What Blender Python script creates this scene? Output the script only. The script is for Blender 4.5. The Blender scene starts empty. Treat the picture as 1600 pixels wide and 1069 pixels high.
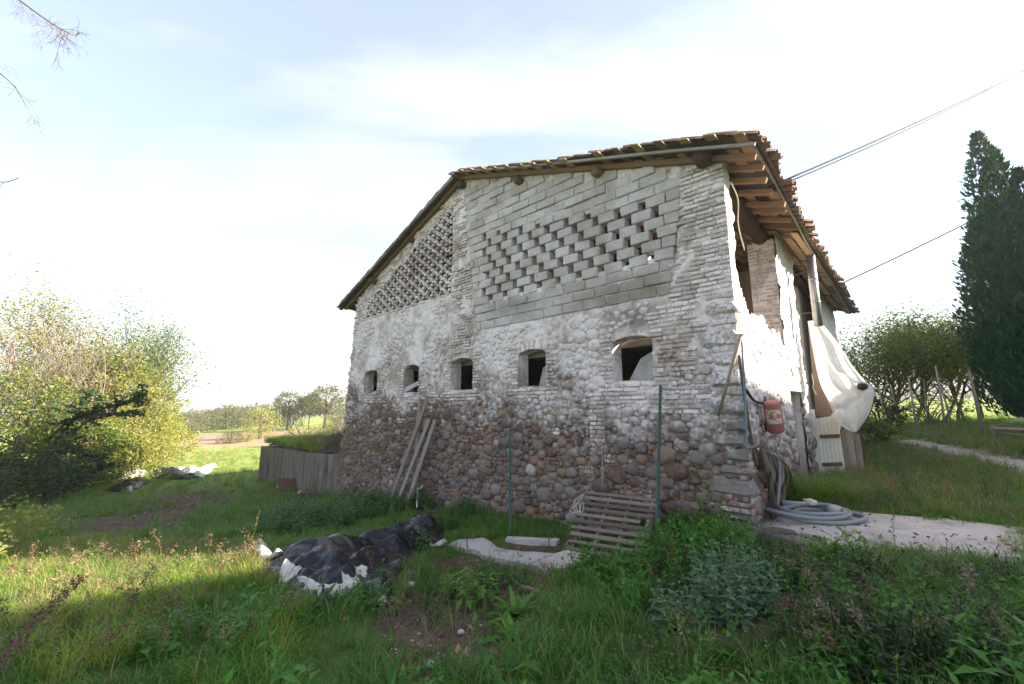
import bpy, bmesh, math, random
import numpy as np
from mathutils import Vector, Matrix, noise, Euler
R = math.radians
scene = bpy.context.scene
COL = scene.collection
rng = random.Random(11)
nrng = np.random.default_rng(5)

# ------------------------------------------------------------------ camera, sky, sun, exposure
F_PX, CXP, CYP, CAM_Z = 667.0, 800.0, 534.5, 1.65
PITCH = math.atan(109 / F_PX)
cam_d = bpy.data.cameras.new('camera'); cam = bpy.data.objects.new('camera', cam_d); COL.objects.link(cam)
cam_d.sensor_width = 36.0; cam_d.lens = F_PX / 1600 * 36; cam_d.clip_start = 0.05; cam_d.clip_end = 3000
cam.location = (0, 0, CAM_Z); cam.rotation_euler = (R(90) + PITCH, 0, 0)
scene.camera = cam

SUN_AZ, SUN_EL = -5.0, 24.0          # azimuth measured from +X towards +Y
world = bpy.data.worlds.new('World'); scene.world = world; world.use_nodes = True
wn = world.node_tree; wn.nodes.clear()
def _w(t): return wn.nodes.new(t)
w_out = _w('ShaderNodeOutputWorld'); w_bg = _w('ShaderNodeBackground'); sky = _w('ShaderNodeTexSky')
sky.sky_type = 'NISHITA'; sky.sun_disc = False; sky.sun_elevation = R(SUN_EL); sky.sun_rotation = R(90 - SUN_AZ)
sky.altitude = 100; sky.air_density = 1.0; sky.dust_density = 0.9; sky.ozone_density = 1.0
w_tc = _w('ShaderNodeTexCoord'); w_sep = _w('ShaderNodeSeparateXYZ'); wn.links.new(w_tc.outputs['Generated'], w_sep.inputs[0])
def wmath(op, a, b=None, clamp=False):
    n = _w('ShaderNodeMath'); n.operation = op; n.use_clamp = clamp
    for i, v in enumerate((a, b)):
        if v is None: continue
        if isinstance(v, (int, float)): n.inputs[i].default_value = v
        else: wn.links.new(v, n.inputs[i])
    return n.outputs[0]
zc = wmath('ADD', wmath('MAXIMUM', w_sep.outputs[2], 0.0), 0.16)
cxy = _w('ShaderNodeCombineXYZ')
wn.links.new(wmath('DIVIDE', w_sep.outputs[0], zc), cxy.inputs[0]); wn.links.new(wmath('DIVIDE', w_sep.outputs[1], zc), cxy.inputs[1])
mp = _w('ShaderNodeMapping'); wn.links.new(cxy.outputs[0], mp.inputs[0])
mp.inputs['Rotation'].default_value = (0, 0, R(-38)); mp.inputs['Scale'].default_value = (0.55, 1.5, 1); mp.inputs['Location'].default_value = (3.1, 1.4, 0)
wnz = _w('ShaderNodeTexNoise'); wn.links.new(mp.outputs[0], wnz.inputs['Vector'])
wnz.inputs['Scale'].default_value = 1.15; wnz.inputs['Detail'].default_value = 9; wnz.inputs['Roughness'].default_value = 0.56; wnz.inputs['Distortion'].default_value = 0.7
wrp = _w('ShaderNodeMapRange'); wn.links.new(wnz.outputs['Fac'], wrp.inputs[0]); wrp.inputs[1].default_value = 0.44; wrp.inputs[2].default_value = 0.66
wrp.inputs[3].default_value = 0.0; wrp.inputs[4].default_value = 0.85
# a veil of thin cloud everywhere, thicker towards the horizon
veil = wmath('MULTIPLY', wmath('POWER', wmath('SUBTRACT', 1.0, wmath('MAXIMUM', w_sep.outputs[2], 0.0)), 2.2), 1.0)
cfac = wmath('MAXIMUM', wmath('ADD', wmath('MULTIPLY', wrp.outputs[0], 0.50), 0.32), veil, True)
wmix = _w('ShaderNodeMix'); wmix.data_type = 'RGBA'
wn.links.new(cfac, wmix.inputs['Factor']); wn.links.new(sky.outputs[0], wmix.inputs['A'])
wmix.inputs['B'].default_value = (3.3, 3.32, 3.45, 1)
wn.links.new(wmix.outputs['Result'], w_bg.inputs[0]); w_bg.inputs[1].default_value = 0.085
wn.links.new(w_bg.outputs[0], w_out.inputs[0])

sun_d = bpy.data.lights.new('sun', 'SUN'); sun_d.energy = 5.0; sun_d.angle = R(0.55); sun_d.color = (1.0, 0.87, 0.70)
sun = bpy.data.objects.new('sun', sun_d); COL.objects.link(sun)
_s = Vector((math.cos(R(SUN_EL)) * math.cos(R(SUN_AZ)), math.cos(R(SUN_EL)) * math.sin(R(SUN_AZ)), math.sin(R(SUN_EL))))
sun.rotation_euler = _s.to_track_quat('Z', 'Y').to_euler(); sun.location = _s * 60
scene.view_settings.view_transform = 'Standard'; scene.view_settings.look = 'None'
scene.view_settings.exposure = 2.28; scene.view_settings.gamma = 1.0; scene.view_settings.use_curve_mapping = False
scene.render.engine = 'CYCLES'
scene.cycles.max_bounces = 8; scene.cycles.diffuse_bounces = 4; scene.cycles.transmission_bounces = 6; scene.cycles.transparent_max_bounces = 8
scene.cycles.volume_bounces = 0; scene.cycles.use_denoising = True

# ------------------------------------------------------------------ survey: turning sighted directions into points
_c, _s2 = math.cos(PITCH), math.sin(PITCH)
CAM = np.array([0, 0, CAM_Z])
def ray(px, py):
    x = (px - CXP) / F_PX; y = -(py - CYP) / F_PX
    return np.array([x, _c - y * _s2, _s2 + y * _c])
def on_z(px, py, z):
    d = ray(px, py); return CAM + (z - CAM_Z) / d[2] * d
KC = on_z(1178, 832, 0.0)                        # near corner of the barn at the ground
d1 = ray(80, 643); d1[2] = 0; d1 /= np.linalg.norm(d1)     # along the gable wall, away from the corner
d2 = np.array([d1[1], -d1[0], 0])                           # along the long wall, away from the corner
def at_front(px, py, o=0.0):                      # -> (u, z) on the gable wall plane (o = metres proud)
    d = ray(px, py); P = KC - d2 * o; t = ((P - CAM) @ d2) / (d @ d2); p = CAM + t * d
    return float((p - KC) @ d1), float(p[2])
def at_side(px, py, o=0.0):                       # -> (v, z) on the long wall plane
    d = ray(px, py); P = KC - d1 * o; t = ((P - CAM) @ d1) / (d @ d1); p = CAM + t * d
    return float((p - KC) @ d2), float(p[2])
def at_v(px, py, v):                              # -> (u, z) on the cross plane v metres along the long wall
    return at_front(px, py, -v)
def at_y(px, py, Y):                              # point at world depth Y
    d = ray(px, py); return CAM + Y / d[1] * d
def W(u, v, z):                                   # barn metres -> world
    p = KC + u * d1 + v * d2; return np.array([p[0], p[1], z])

# ------------------------------------------------------------------ terrain height
_cp = [(0, 0, 0.0), (0, 3, -0.02), (3.35, 6.26, 0.0), (1.5, 7.2, -0.32), (-0.0, 9.0, -0.52), (-2.7, 12.0, -0.72), (-5.9, 14.96, -1.2), (-1.5, 7.6, -0.6),
       (0.8, 6.0, -0.40), (-2.0, 5.8, -0.42), (-3.7, 3.5, -0.3), (-5.3, 6.4, -0.6), (-7, 15.3, -1.3), (-11.8, 21, -1.45), (-11.8, 13.8, -1.2), (-16, 18, -1.4),
       (-26, 39, -1.9), (-80, 117, -2.2), (-60, 60, -2.2), (-40, 20, -1.2), (-12, 4, -0.7), (-10, -10, -0.3), (0, -15, 0.2), (15, -12, 0.6), (25, 5, 1.0), (40, -20, 1.5),
       (5.4, 8.4, 0.22), (6.8, 9.9, 0.27), (7.5, 10.6, 0.1), (9, 12.2, 0.25), (4.5, 5.9, 0.1), (6.7, 5.9, 0.1), (5.3, 4.7, 0.1), (1.9, 4.1, 0.0), (3, 3, 0.12), (8, 4, 0.2),
       (15.2, 14.2, 0.9), (19, 17, 1.0), (20.8, 22, 0.9), (11.2, 11.9, 0.5), (30, 30, 1.2), (60, 60, 2.5), (20, 60, 0.5), (0, 60, -1.0), (0, 30, -0.6), (-20, 120, 0), (60, 10, 3), (-60, -20, 0),
       (-100, 250, 0.0), (0, 300, 4), (120, 250, 6), (-300, 200, -6), (-300, -50, -2), (-200, 400, -4), (-350, 350, -8), (300, 300, 8), (300, 0, 6), (200, -200, 3), (0, -200, 1), (-200, -200, -1), (400, 400, 8), (-400, 400, -10), (-40, 75, -1.6), (-33, 95, -0.8), (-50, 130, -1)]
_P = np.array(_cp, float); _S = 20.0
def _warp(x, y):
    r = np.sqrt(x * x + y * y) + 1e-9; k = np.arcsinh(r / _S) * _S / r
    return x * k, y * k
_wx, _wy = _warp(_P[:, 0], _P[:, 1])
def _phi(r2): return np.where(r2 > 1e-12, 0.5 * r2 * np.log(np.maximum(r2, 1e-12)), 0)
_n = len(_P); _A = np.zeros((_n + 3, _n + 3))
_A[:_n, :_n] = _phi((_wx[:, None] - _wx) ** 2 + (_wy[:, None] - _wy) ** 2) + np.eye(_n) * 1.5
_A[:_n, _n:] = np.c_[np.ones(_n), _wx, _wy]; _A[_n:, :_n] = _A[:_n, _n:].T
_cf = np.linalg.solve(_A, np.r_[_P[:, 2], 0, 0, 0])
def hts(x, y):
    x = np.atleast_1d(np.asarray(x, float)); y = np.atleast_1d(np.asarray(y, float)); wx, wy = _warp(x, y)
    out = np.empty(len(x))
    for i in range(0, len(x), 20000):
        a, b = wx[i:i + 20000], wy[i:i + 20000]
        out[i:i + 20000] = _phi((a[:, None] - _wx) ** 2 + (b[:, None] - _wy) ** 2) @ _cf[:_n] + _cf[_n] + a * _cf[_n + 1] + b * _cf[_n + 2]
    out += 0.035 * np.sin(1.9 * x + 0.7 * y) * np.sin(1.3 * y - 0.6 * x) + 0.02 * np.sin(4.1 * x - 1.2) * np.sin(3.7 * y + 0.5)
    return np.clip(out, -12, 12)
def ht(x, y): return float(hts(x, y)[0])
def G(px, py):                                    # where a sight line meets the ground
    d = ray(px, py); t0 = 1.0; ts = np.geomspace(1.5, 400, 500)
    p = CAM[None] + ts[:, None] * d; g = p[:, 2] - hts(p[:, 0], p[:, 1])
    i = int(np.argmax(g < 0)) if (g < 0).any() else len(ts) - 1
    a, b = ts[max(i - 1, 0)], ts[i]
    for _ in range(25):
        m = 0.5 * (a + b); q = CAM + m * d
        if q[2] > ht(q[0], q[1]): a = m
        else: b = m
    q = CAM + b * d; return np.array([q[0], q[1], ht(q[0], q[1])])

# ------------------------------------------------------------------ materials
class NT:
    def __init__(s, name):
        s.m = bpy.data.materials.new(name); s.m.use_nodes = True; s.t = s.m.node_tree; s.t.nodes.clear()
        s.out = s.n('ShaderNodeOutputMaterial')
    def n(s, t): return s.t.nodes.new(t)
    def put(s, sock, v):
        if v is None: return
        if isinstance(v, bpy.types.NodeSocket): s.t.links.new(v, sock)
        elif isinstance(v, (tuple, list)) and len(v) == 3 and sock.type == 'RGBA': sock.default_value = (*v, 1)
        else: sock.default_value = v
    def coord(s, k='Object'): return s.n('ShaderNodeTexCoord').outputs[k]
    def pos(s): return s.n('ShaderNodeNewGeometry').outputs['Position']
    def island(s): return s.n('ShaderNodeNewGeometry').outputs['Random Per Island']
    def orand(s): return s.n('ShaderNodeObjectInfo').outputs['Random']
    def attr(s, name):
        a = s.n('ShaderNodeAttribute'); a.attribute_name = name; return a
    def rand(s): return s.math('FRACT', s.math('ADD', s.island(), s.orand()))
    def math(s, op, a, b=None, clamp=False):
        n = s.n('ShaderNodeMath'); n.operation = op; n.use_clamp = clamp
        s.put(n.inputs[0], a); s.put(n.inputs[1], b); return n.outputs[0]
    def map(s, v, scale=(1, 1, 1), loc=(0, 0, 0), rot=(0, 0, 0)):
        n = s.n('ShaderNodeMapping'); s.put(n.inputs[0], v); n.inputs['Scale'].default_value = scale; n.inputs['Location'].default_value = loc; n.inputs['Rotation'].default_value = rot
        return n.outputs[0]
    def noise(s, scale, detail=4, rough=0.55, v=None, dist=0.0):
        n = s.n('ShaderNodeTexNoise'); s.put(n.inputs['Vector'], v if v is not None else s.pos())
        n.inputs['Scale'].default_value = scale; n.inputs['Detail'].default_value = detail; n.inputs['Roughness'].default_value = rough; n.inputs['Distortion'].default_value = dist
        return n.outputs['Fac']
    def voro(s, scale, v=None, feat='F1', out='Distance'):
        n = s.n('ShaderNodeTexVoronoi'); n.feature = feat; s.put(n.inputs['Vector'], v if v is not None else s.pos()); n.inputs['Scale'].default_value = scale
        return n.outputs[out]
    def rng(s, v, a, b, c=0.0, d=1.0):
        n = s.n('ShaderNodeMapRange'); s.put(n.inputs[0], v)
        for i, x in enumerate((a, b, c, d)): n.inputs[i + 1].default_value = x
        return n.outputs[0]
    def ramp(s, fac, stops, interp='LINEAR'):
        n = s.n('ShaderNodeValToRGB'); cr = n.color_ramp; cr.interpolation = interp
        while len(cr.elements) < len(stops): cr.elements.new(0.5)
        for e, (p, c) in zip(cr.elements, stops): e.position = p; e.color = (*c, 1)
        s.put(n.inputs[0], fac); return n.outputs[0]
    def mix(s, fac, a, b, mode='MIX'):
        n = s.n('ShaderNodeMix'); n.data_type = 'RGBA'; n.blend_type = mode
        s.put(n.inputs['Factor'], fac); s.put(n.inputs['A'], a); s.put(n.inputs['B'], b); return n.outputs['Result']
    def z(s, v=None):
        n = s.n('ShaderNodeSeparateXYZ'); s.put(n.inputs[0], v if v is not None else s.pos()); return n.outputs[2]
    def bump(s, h, strength=0.5, dist=0.01, normal=None):
        n = s.n('ShaderNodeBump'); s.put(n.inputs['Height'], h); n.inputs['Strength'].default_value = strength; n.inputs['Distance'].default_value = dist
        if normal is not None: s.put(n.inputs['Normal'], normal)
        return n.outputs[0]
    def surf(s, col, rough=0.85, normal=None, spec=0.25, metal=0.0, alpha=None):
        b = s.n('ShaderNodeBsdfPrincipled'); s.put(b.inputs['Base Color'], col); s.put(b.inputs['Roughness'], rough)
        s.put(b.inputs['Normal'], normal); s.put(b.inputs['Specular IOR Level'], spec); s.put(b.inputs['Metallic'], metal)
        s.t.links.new(b.outputs[0], s.out.inputs[0]); return s.m
    def leaf(s, col, trans=0.4, rough=0.5, spec=0.3, tint=(1.25, 1.15, 0.55)):
        b = s.n('ShaderNodeBsdfPrincipled'); s.put(b.inputs['Base Color'], col); b.inputs['Roughness'].default_value = rough; b.inputs['Specular IOR Level'].default_value = spec
        t = s.n('ShaderNodeBsdfTranslucent'); s.put(t.inputs[0], s.mix(1.0, col, tint, 'MULTIPLY'))
        mx = s.n('ShaderNodeMixShader'); mx.inputs[0].default_value = trans
        s.t.links.new(b.outputs[0], mx.inputs[1]); s.t.links.new(t.outputs[0], mx.inputs[2]); s.t.links.new(mx.outputs[0], s.out.inputs[0]); return s.m

# limewash coverage on the masonry: a painted band above about 2.2 m, splashed and worn lower down
def limewash(m, lo=1.1, hi=2.7, top=0.95):
    sx = m.n('ShaderNodeSeparateXYZ'); m.put(sx.inputs[0], m.pos()); zz = m.math('ADD', sx.outputs[2], m.rng(sx.outputs[0], -1.0, 2.6, 0.0, 0.75)); n1 = m.noise(1.1, 5, 0.6); n2 = m.noise(9, 5, 0.65)
    f = m.math('ADD', m.rng(zz, lo - .35, hi, -0.25, 0.75), m.math('ADD', m.math('MULTIPLY', m.math('SUBTRACT', n1, 0.5), 2.0), m.math('MULTIPLY', m.math('SUBTRACT', n2, 0.5), 1.5)))
    return m.rng(f, 0.15, 0.75, 0.0, top)
WASH = (0.80, 0.73, 0.745)

def stain(m, u, z, ru, rz):       # an old soot and damp stain with its own outline, round a point of the gable wall
    p = W(u, 0, z); v = m.map(m.pos(), (1 / ru, 1 / ru, 1 / rz), (-p[0] / ru, -p[1] / ru, -p[2] / rz)); n = m.n('ShaderNodeVectorMath'); n.operation = 'LENGTH'; m.put(n.inputs[0], v)
    return m.rng(m.math('SUBTRACT', m.math('ADD', n.outputs['Value'], m.math('MULTIPLY', m.noise(2.6, 6, .65), 1.3)), .65), .25, .95, .8, 0)
def mk_stone():
    m = NT('fieldstone'); r = m.rand()
    base = m.ramp(r, [(0, (0.110, 0.062, 0.051)), (0.13, (0.169, 0.096, 0.075)), (0.25, (0.149, 0.132, 0.132)), (0.42, (0.259, 0.228, 0.213)), (0.52, (0.104, 0.070, 0.064)), (0.61, (0.174, 0.154, 0.163)),
                      (0.73, (0.311, 0.210, 0.130)), (0.82, (0.194, 0.150, 0.124)), (0.89, (0.298, 0.264, 0.253)), (0.95, (0.259, 0.114, 0.062)), (1, (0.517, 0.462, 0.427))])
    nn = m.noise(14, 6, 0.7); sp = m.noise(70, 3, 0.6)
    col = m.mix(m.rng(nn, 0.35, 0.75, 0, 0.5), base, (0.10, 0.08, 0.065))
    col = m.mix(m.rng(sp, 0.56, 0.70, 0, 0.45), col, (0.42, 0.41, 0.40))
    col = m.mix(m.rng(m.noise(4.5, 4, 0.6), 0.60, 0.72, 0, 0.4), col, (0.33, 0.30, 0.26))
    wf = m.math('MULTIPLY', limewash(m, 1.2, 2.9, 0.93), m.rng(m.noise(24, 4, 0.7), 0.30, 0.5, 0.45, 1.0))
    col = m.mix(wf, col, WASH)
    mort = m.math('MULTIPLY', m.rng(m.noise(11, 6, .75), .52, .66, 0, .8), m.rng(m.noise(2.3, 3, .6), .38, .6, 0, 1)); col = m.mix(mort, col, (.32, .25, .205))
    b = m.bump(m.math('ADD', m.noise(16, 7, 0.75), m.math('MULTIPLY', m.noise(80, 4), 0.5)), 0.9, 0.02)
    return m.surf(col, 0.9, b, 0.12)
def mk_granite():
    m = NT('grey_granite'); base = m.ramp(m.rand(), [(0, (.20, .18, .165)), (.5, (.28, .255, .235)), (.8, (.22, .175, .145)), (1, (.34, .315, .29))]); col = m.mix(m.rng(m.noise(70, 3, .6), .5, .66, 0, .6), base, (.38, .37, .36)); col = m.mix(m.rng(m.noise(7, 6, .7), .5, .7, 0, .7), col, (.10, .09, .08))
    col = m.mix(m.math('MULTIPLY', limewash(m, 1.3, 3.0, .9), m.rng(m.noise(18, 5, .7), .38, .55, .15, 1)), col, WASH)
    return m.surf(col, .9, m.bump(m.math('ADD', m.noise(12, 7, .75), m.math('MULTIPLY', m.noise(70, 3), .4)), .9, .03), .12)
def mk_brick():
    m = NT('old_brick'); r = m.rand()
    base = m.ramp(r, [(0, (0.17, 0.085, 0.062)), (0.3, (0.225, 0.12, 0.085)), (0.55, (0.22, 0.15, 0.115)), (0.8, (0.15, 0.075, 0.058)), (1, (0.29, 0.20, 0.15))])
    col = m.mix(m.rng(m.noise(18, 6, 0.7), 0.45, 0.7, 0, 0.6), base, (0.20, 0.16, 0.13))
    pat = m.rng(m.math('ADD', m.noise(30, 4, 0.7), m.math('MULTIPLY', r, 0.30)), 0.50, 0.74, 1.0, 0.40)
    col = m.mix(m.math('MULTIPLY', limewash(m, 0.6, 2.0, 0.97), pat), col, WASH)
    b = m.bump(m.math('ADD', m.noise(26, 6, 0.7), m.math('MULTIPLY', m.noise(120, 3), 0.5)), 0.55, 0.01)
    return m.surf(col, 0.9, b, 0.12)
def mk_block():
    m = NT('pumice_concrete'); r = m.rand()
    base = m.ramp(r, [(0, (0.64, 0.575, 0.61)), (0.5, (0.78, 0.71, 0.745)), (1, (0.87, 0.81, 0.84))])
    col = m.mix(m.rng(m.noise(60, 4, 0.7), 0.35, 0.66, 0.0, 0.75), base, (0.27, 0.265, 0.255))
    col = m.mix(m.rng(m.noise(120, 2), 0.62, 0.7, 0.0, 0.6), col, (0.68, 0.67, 0.65))
    col = m.mix(m.rng(m.noise(1.6, 5, 0.6), 0.42, 0.66, 0, 0.75), col, (0.37, 0.315, 0.27))
    col = m.mix(stain(m, 1.9, 3.75, 1.5, .45), col, (.27, .215, .185)); col = m.mix(stain(m, 4.6, 4.0, 1.2, .3), col, (.34, .31, .30))
    b = m.bump(m.math('ADD', m.noise(75, 5, 0.75), m.math('MULTIPLY', m.noise(14, 4), 0.9)), 1.0, 0.02)
    return m.surf(col, 0.95, b, 0.08)
def mk_plaster():
    m = NT('lime_mortar')
    dirt = m.mix(m.rng(m.noise(3.5, 6, 0.65), 0.35, 0.65), (0.15, 0.105, 0.08), (0.33, 0.25, 0.195))
    wf = limewash(m, 1.4, 2.9, 0.96)
    up = m.mix(m.rng(m.noise(1.4, 7, 0.65), 0.47, 0.66, 0, 0.85), WASH, (0.36, 0.305, 0.265))
    up = m.mix(m.rng(m.noise(11, 6, 0.7), 0.56, 0.70, 0, 0.6), up, (0.36, 0.345, 0.335))
    col = m.mix(wf, dirt, up); col = m.mix(stain(m, 1.7, 3.3, 1.0, .40), col, (.25, .195, .165)); col = m.mix(stain(m, 9.5, 2.7, 1.6, .5), col, (.33, .28, .24)); col = m.mix(stain(m, 6.2, 3.4, .9, .8), col, (.36, .30, .26))
    b = m.bump(m.math('ADD', m.noise(16, 7, 0.7), m.math('MULTIPLY', m.noise(60, 4, 0.7), 0.5)), 0.8, 0.02)
    return m.surf(col, 0.93, b, 0.1)
def mk_sideplaster():
    m = NT('limewashed_render')
    col = m.mix(m.rng(m.noise(4, 6, 0.65), 0.54, 0.72, 0, 0.7), (0.68, 0.66, 0.62), (0.46, 0.36, 0.28))
    col = m.mix(m.rng(m.math('ADD', m.z(), m.math('MULTIPLY', m.noise(2, 4), 0.8)), 0.6, 1.5, 0.75, 0.0), col, (0.33, 0.27, 0.22))
    b = m.bump(m.math('ADD', m.noise(14, 7, 0.7), m.math('MULTIPLY', m.noise(50, 4, 0.7), 0.5)), 0.8, 0.02)
    return m.surf(col, 0.93, b, 0.1)
def mk_tile():
    m = NT('clay_tile'); r = m.rand()
    base = m.ramp(r, [(0, (0.18, 0.095, 0.068)), (0.35, (0.25, 0.145, 0.10)), (0.6, (0.16, 0.105, 0.08)), (0.85, (0.30, 0.19, 0.14)), (1, (0.22, 0.17, 0.135))])
    col = m.mix(m.rng(m.noise(9, 6, 0.7), 0.45, 0.7, 0, 0.8), base, (0.13, 0.11, 0.09))
    col = m.mix(m.rng(m.noise(26, 3, 0.6), 0.63, 0.72, 0, 0.6), col, (0.40, 0.38, 0.30))
    return m.surf(col, 0.88, m.bump(m.noise(40, 5, 0.7), 0.5, 0.006), 0.15)
def mk_wood(name, c1, c2, c3, grain=(1, 14, 14), rough=0.85, sc=4.0, bumpd=0.006):
    m = NT(name); v = m.map(m.coord('Object'), grain); g = m.noise(sc, 6, 0.7, v, 0.4); r = m.rand()
    col = m.ramp(m.math('ADD', g, m.math('MULTIPLY', m.math('SUBTRACT', r, 0.5), 0.35)), [(0.28, c1), (0.5, c2), (0.75, c3)])
    col = m.mix(m.rng(m.noise(5, 5, 0.6), 0.55, 0.75, 0, 0.45), col, c1)
    return m.surf(col, rough, m.bump(g, 0.6, bumpd), 0.2)
def mk_plain(name, c, rough=0.6, metal=0.0, spec=0.3, var=0.25, scale=8, dirt=(0.15, 0.11, 0.08), damt=0.35):
    m = NT(name); col = m.mix(m.rng(m.noise(scale, 5, 0.65), 0.4, 0.7, 0, var), c, tuple(x * 0.6 for x in c))
    col = m.mix(m.rng(m.noise(scale * 0.6, 6, 0.7), 0.55, 0.72, 0, damt), col, dirt)
    return m.surf(col, rough, m.bump(m.noise(scale * 5, 4), 0.25, 0.004), spec, metal)
M = {}
M['stone'] = mk_stone(); M['granite'] = mk_granite(); M['brick'] = mk_brick(); M['block'] = mk_block(); M['plaster'] = mk_plaster(); M['side'] = mk_sideplaster(); M['tile'] = mk_tile()
M['beam'] = mk_wood('old_beam', (0.055, 0.035, 0.024), (0.12, 0.075, 0.048), (0.20, 0.135, 0.09), (14, 1, 14))
M['rafter'] = mk_wood('rafter_wood', (0.12, 0.065, 0.035), (0.24, 0.14, 0.075), (0.36, 0.23, 0.135), (1, 14, 14))
M['boardx'] = mk_wood('roof_board_wood', (0.20, 0.115, 0.06), (0.42, 0.27, 0.155), (0.56, 0.40, 0.26), (14, 1, 14))
M['greywood'] = mk_wood('weathered_wood', (0.15, 0.125, 0.105), (0.26, 0.225, 0.195), (0.38, 0.345, 0.31), (1, 16, 16))
M['palletwood'] = mk_wood('pallet_wood', (0.09, 0.068, 0.054), (0.17, 0.135, 0.11), (0.27, 0.225, 0.19), (1, 16, 16))
M['polewood'] = mk_wood('peeled_pole', (0.20, 0.14, 0.095), (0.33, 0.25, 0.18), (0.45, 0.36, 0.27), (14, 14, 1))
M['bark'] = mk_wood('bark', (0.07, 0.055, 0.042), (0.14, 0.115, 0.09), (0.22, 0.185, 0.15), (8, 8, 2), 0.95, 4.0, 0.02)
M['stake'] = mk_wood('old_stake', (0.13, 0.10, 0.08), (0.22, 0.18, 0.145), (0.33, 0.28, 0.23), (12, 12, 1.5), 0.95)
M['concrete'] = mk_plain('worn_concrete', (0.44, 0.395, 0.375), 0.92, var=0.7, scale=2.2, dirt=(0.13, 0.10, 0.07), damt=1.0)
M['greenpaint'] = mk_plain('green_painted_steel', (0.035, 0.095, 0.075), 0.5, 0.0, 0.4, dirt=(0.20, 0.10, 0.055), damt=0.5)
M['rust'] = mk_plain('rusty_iron', (0.15, 0.085, 0.055), 0.8, 0.2)
M['zinc'] = mk_plain('galvanised_steel', (0.30, 0.30, 0.31), 0.42, 0.85, 0.4)
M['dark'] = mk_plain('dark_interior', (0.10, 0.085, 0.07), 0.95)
M['inwall'] = mk_plain('interior_stonework', (0.24, 0.19, 0.145), 0.95, var=0.5, scale=6)

# ------------------------------------------------------------------ geometry helpers
def mesh(name, v, f, mat=None, smooth=False, mats=None, fm=None):
    me = bpy.data.meshes.new(name)
    if isinstance(f, np.ndarray) and f.ndim == 2:
        v = np.asarray(v, np.float32); k = f.shape[1]; n = len(f)
        me.vertices.add(len(v)); me.vertices.foreach_set('co', v.ravel())
        me.loops.add(n * k); me.loops.foreach_set('vertex_index', f.astype(np.int32).ravel())
        me.polygons.add(n); me.polygons.foreach_set('loop_start', np.arange(0, n * k, k, dtype=np.int32))
        me.update(calc_edges=True)
    else:
        me.from_pydata([tuple(map(float, p)) for p in v], [], [tuple(map(int, q)) for q in f]); me.update()
    for x in (mats or ([mat] if mat else [])): me.materials.append(x)
    if fm is not None: me.polygons.foreach_set('material_index', np.asarray(fm, np.int32))
    if smooth: me.polygons.foreach_set('use_smooth', np.ones(len(me.polygons), bool))
    me.update(); return me
def ob(name, me, parent=None, label=None, cat=None, group=None, kind=None, mtx=None):
    o = bpy.data.objects.new(name, me); COL.objects.link(o)
    if parent is not None: o.parent = parent
    if mtx is not None: o.matrix_local = mtx
    if label: o['label'] = label
    if cat: o['category'] = cat
    if group: o['group'] = group
    if kind: o['kind'] = kind
    return o
def empty(name, loc=(0, 0, 0), label=None, cat=None, group=None, rz=0.0):
    o = ob(name, None, None, label, cat, group); o.location = loc; o.rotation_euler = (0, 0, rz); o.empty_display_size = 0.2; return o
class MB:
    def __init__(s): s.v = []; s.f = []
    def quad(s, pts):
        n = len(s.v); s.v += [tuple(p) for p in pts]; s.f.append(tuple(range(n, n + len(pts))))
    def box(s, mtx, sx, sy, sz, ch=0.0, jit=0.0, r=rng):
        n = len(s.v)
        for x in (-1, 1):
            for y in (-1, 1):
                for z in (-1, 1):
                    p = Vector((x * sx / 2 + r.uniform(-jit, jit), y * sy / 2 + r.uniform(-jit, jit), z * sz / 2 + r.uniform(-jit, jit)))
                    s.v.append(tuple(mtx @ p))
        for q in ((0, 1, 3, 2), (4, 6, 7, 5), (0, 4, 5, 1), (2, 3, 7, 6), (0, 2, 6, 4), (1, 5, 7, 3)): s.f.append(tuple(n + i for i in q))
        return s
    def beam(s, a, b, w, h, up=(0, 0, 1), jit=0.0):
        a, b = Vector(a), Vector(b); x = (b - a); L = x.length; x.normalize(); u = Vector(up); y = u.cross(x)
        if y.length < 1e-4: y = Vector((0, 1, 0)).cross(x)
        y.normalize(); z = x.cross(y); m = Matrix((x, y, z)).transposed().to_4x4(); m.translation = (a + b) / 2
        return s.box(m, L, w, h, jit=jit)
    def tube(s, pts, rad, seg=8, cap=True):
        pts = [Vector(p) for p in pts]; k = len(pts)
        if not hasattr(rad, '__len__'): rad = [rad] * k
        n0 = len(s.v); prev = None
        for i, p in enumerate(pts):
            t = (pts[min(i + 1, k - 1)] - pts[max(i - 1, 0)])
            if t.length < 1e-9: t = Vector((0, 0, 1))
            t.normalize()
            if prev is None:
                a = Vector((0, 0, 1)) if abs(t.z) < 0.9 else Vector((1, 0, 0)); x = t.cross(a).normalized()
            else:
                x = prev - t * prev.dot(t)
                if x.length < 1e-6: x = t.orthogonal()
                x.normalize()
            prev = x; y = t.cross(x)
            for j in range(seg):
                an = 2 * math.pi * j / seg; s.v.append(tuple(p + (x * math.cos(an) + y * math.sin(an)) * rad[i]))
        for i in range(k - 1):
            for j in range(seg):
                a = n0 + i * seg + j; b = n0 + i * seg + (j + 1) % seg; s.f.append((a, b, b + seg, a + seg))
        if cap:
            s.f.append(tuple(n0 + j for j in reversed(range(seg)))); s.f.append(tuple(n0 + (k - 1) * seg + j for j in range(seg)))
        return s
    def me(s, name, mat, smooth=False): return mesh(name, s.v, s.f, mat, smooth)
def rotz(a): return Matrix.Rotation(a, 4, 'Z')
def TRS(loc, eul=(0, 0, 0), sc=(1, 1, 1)): return Matrix.LocRotScale(Vector(loc), Euler(eul), Vector(sc))
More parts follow.
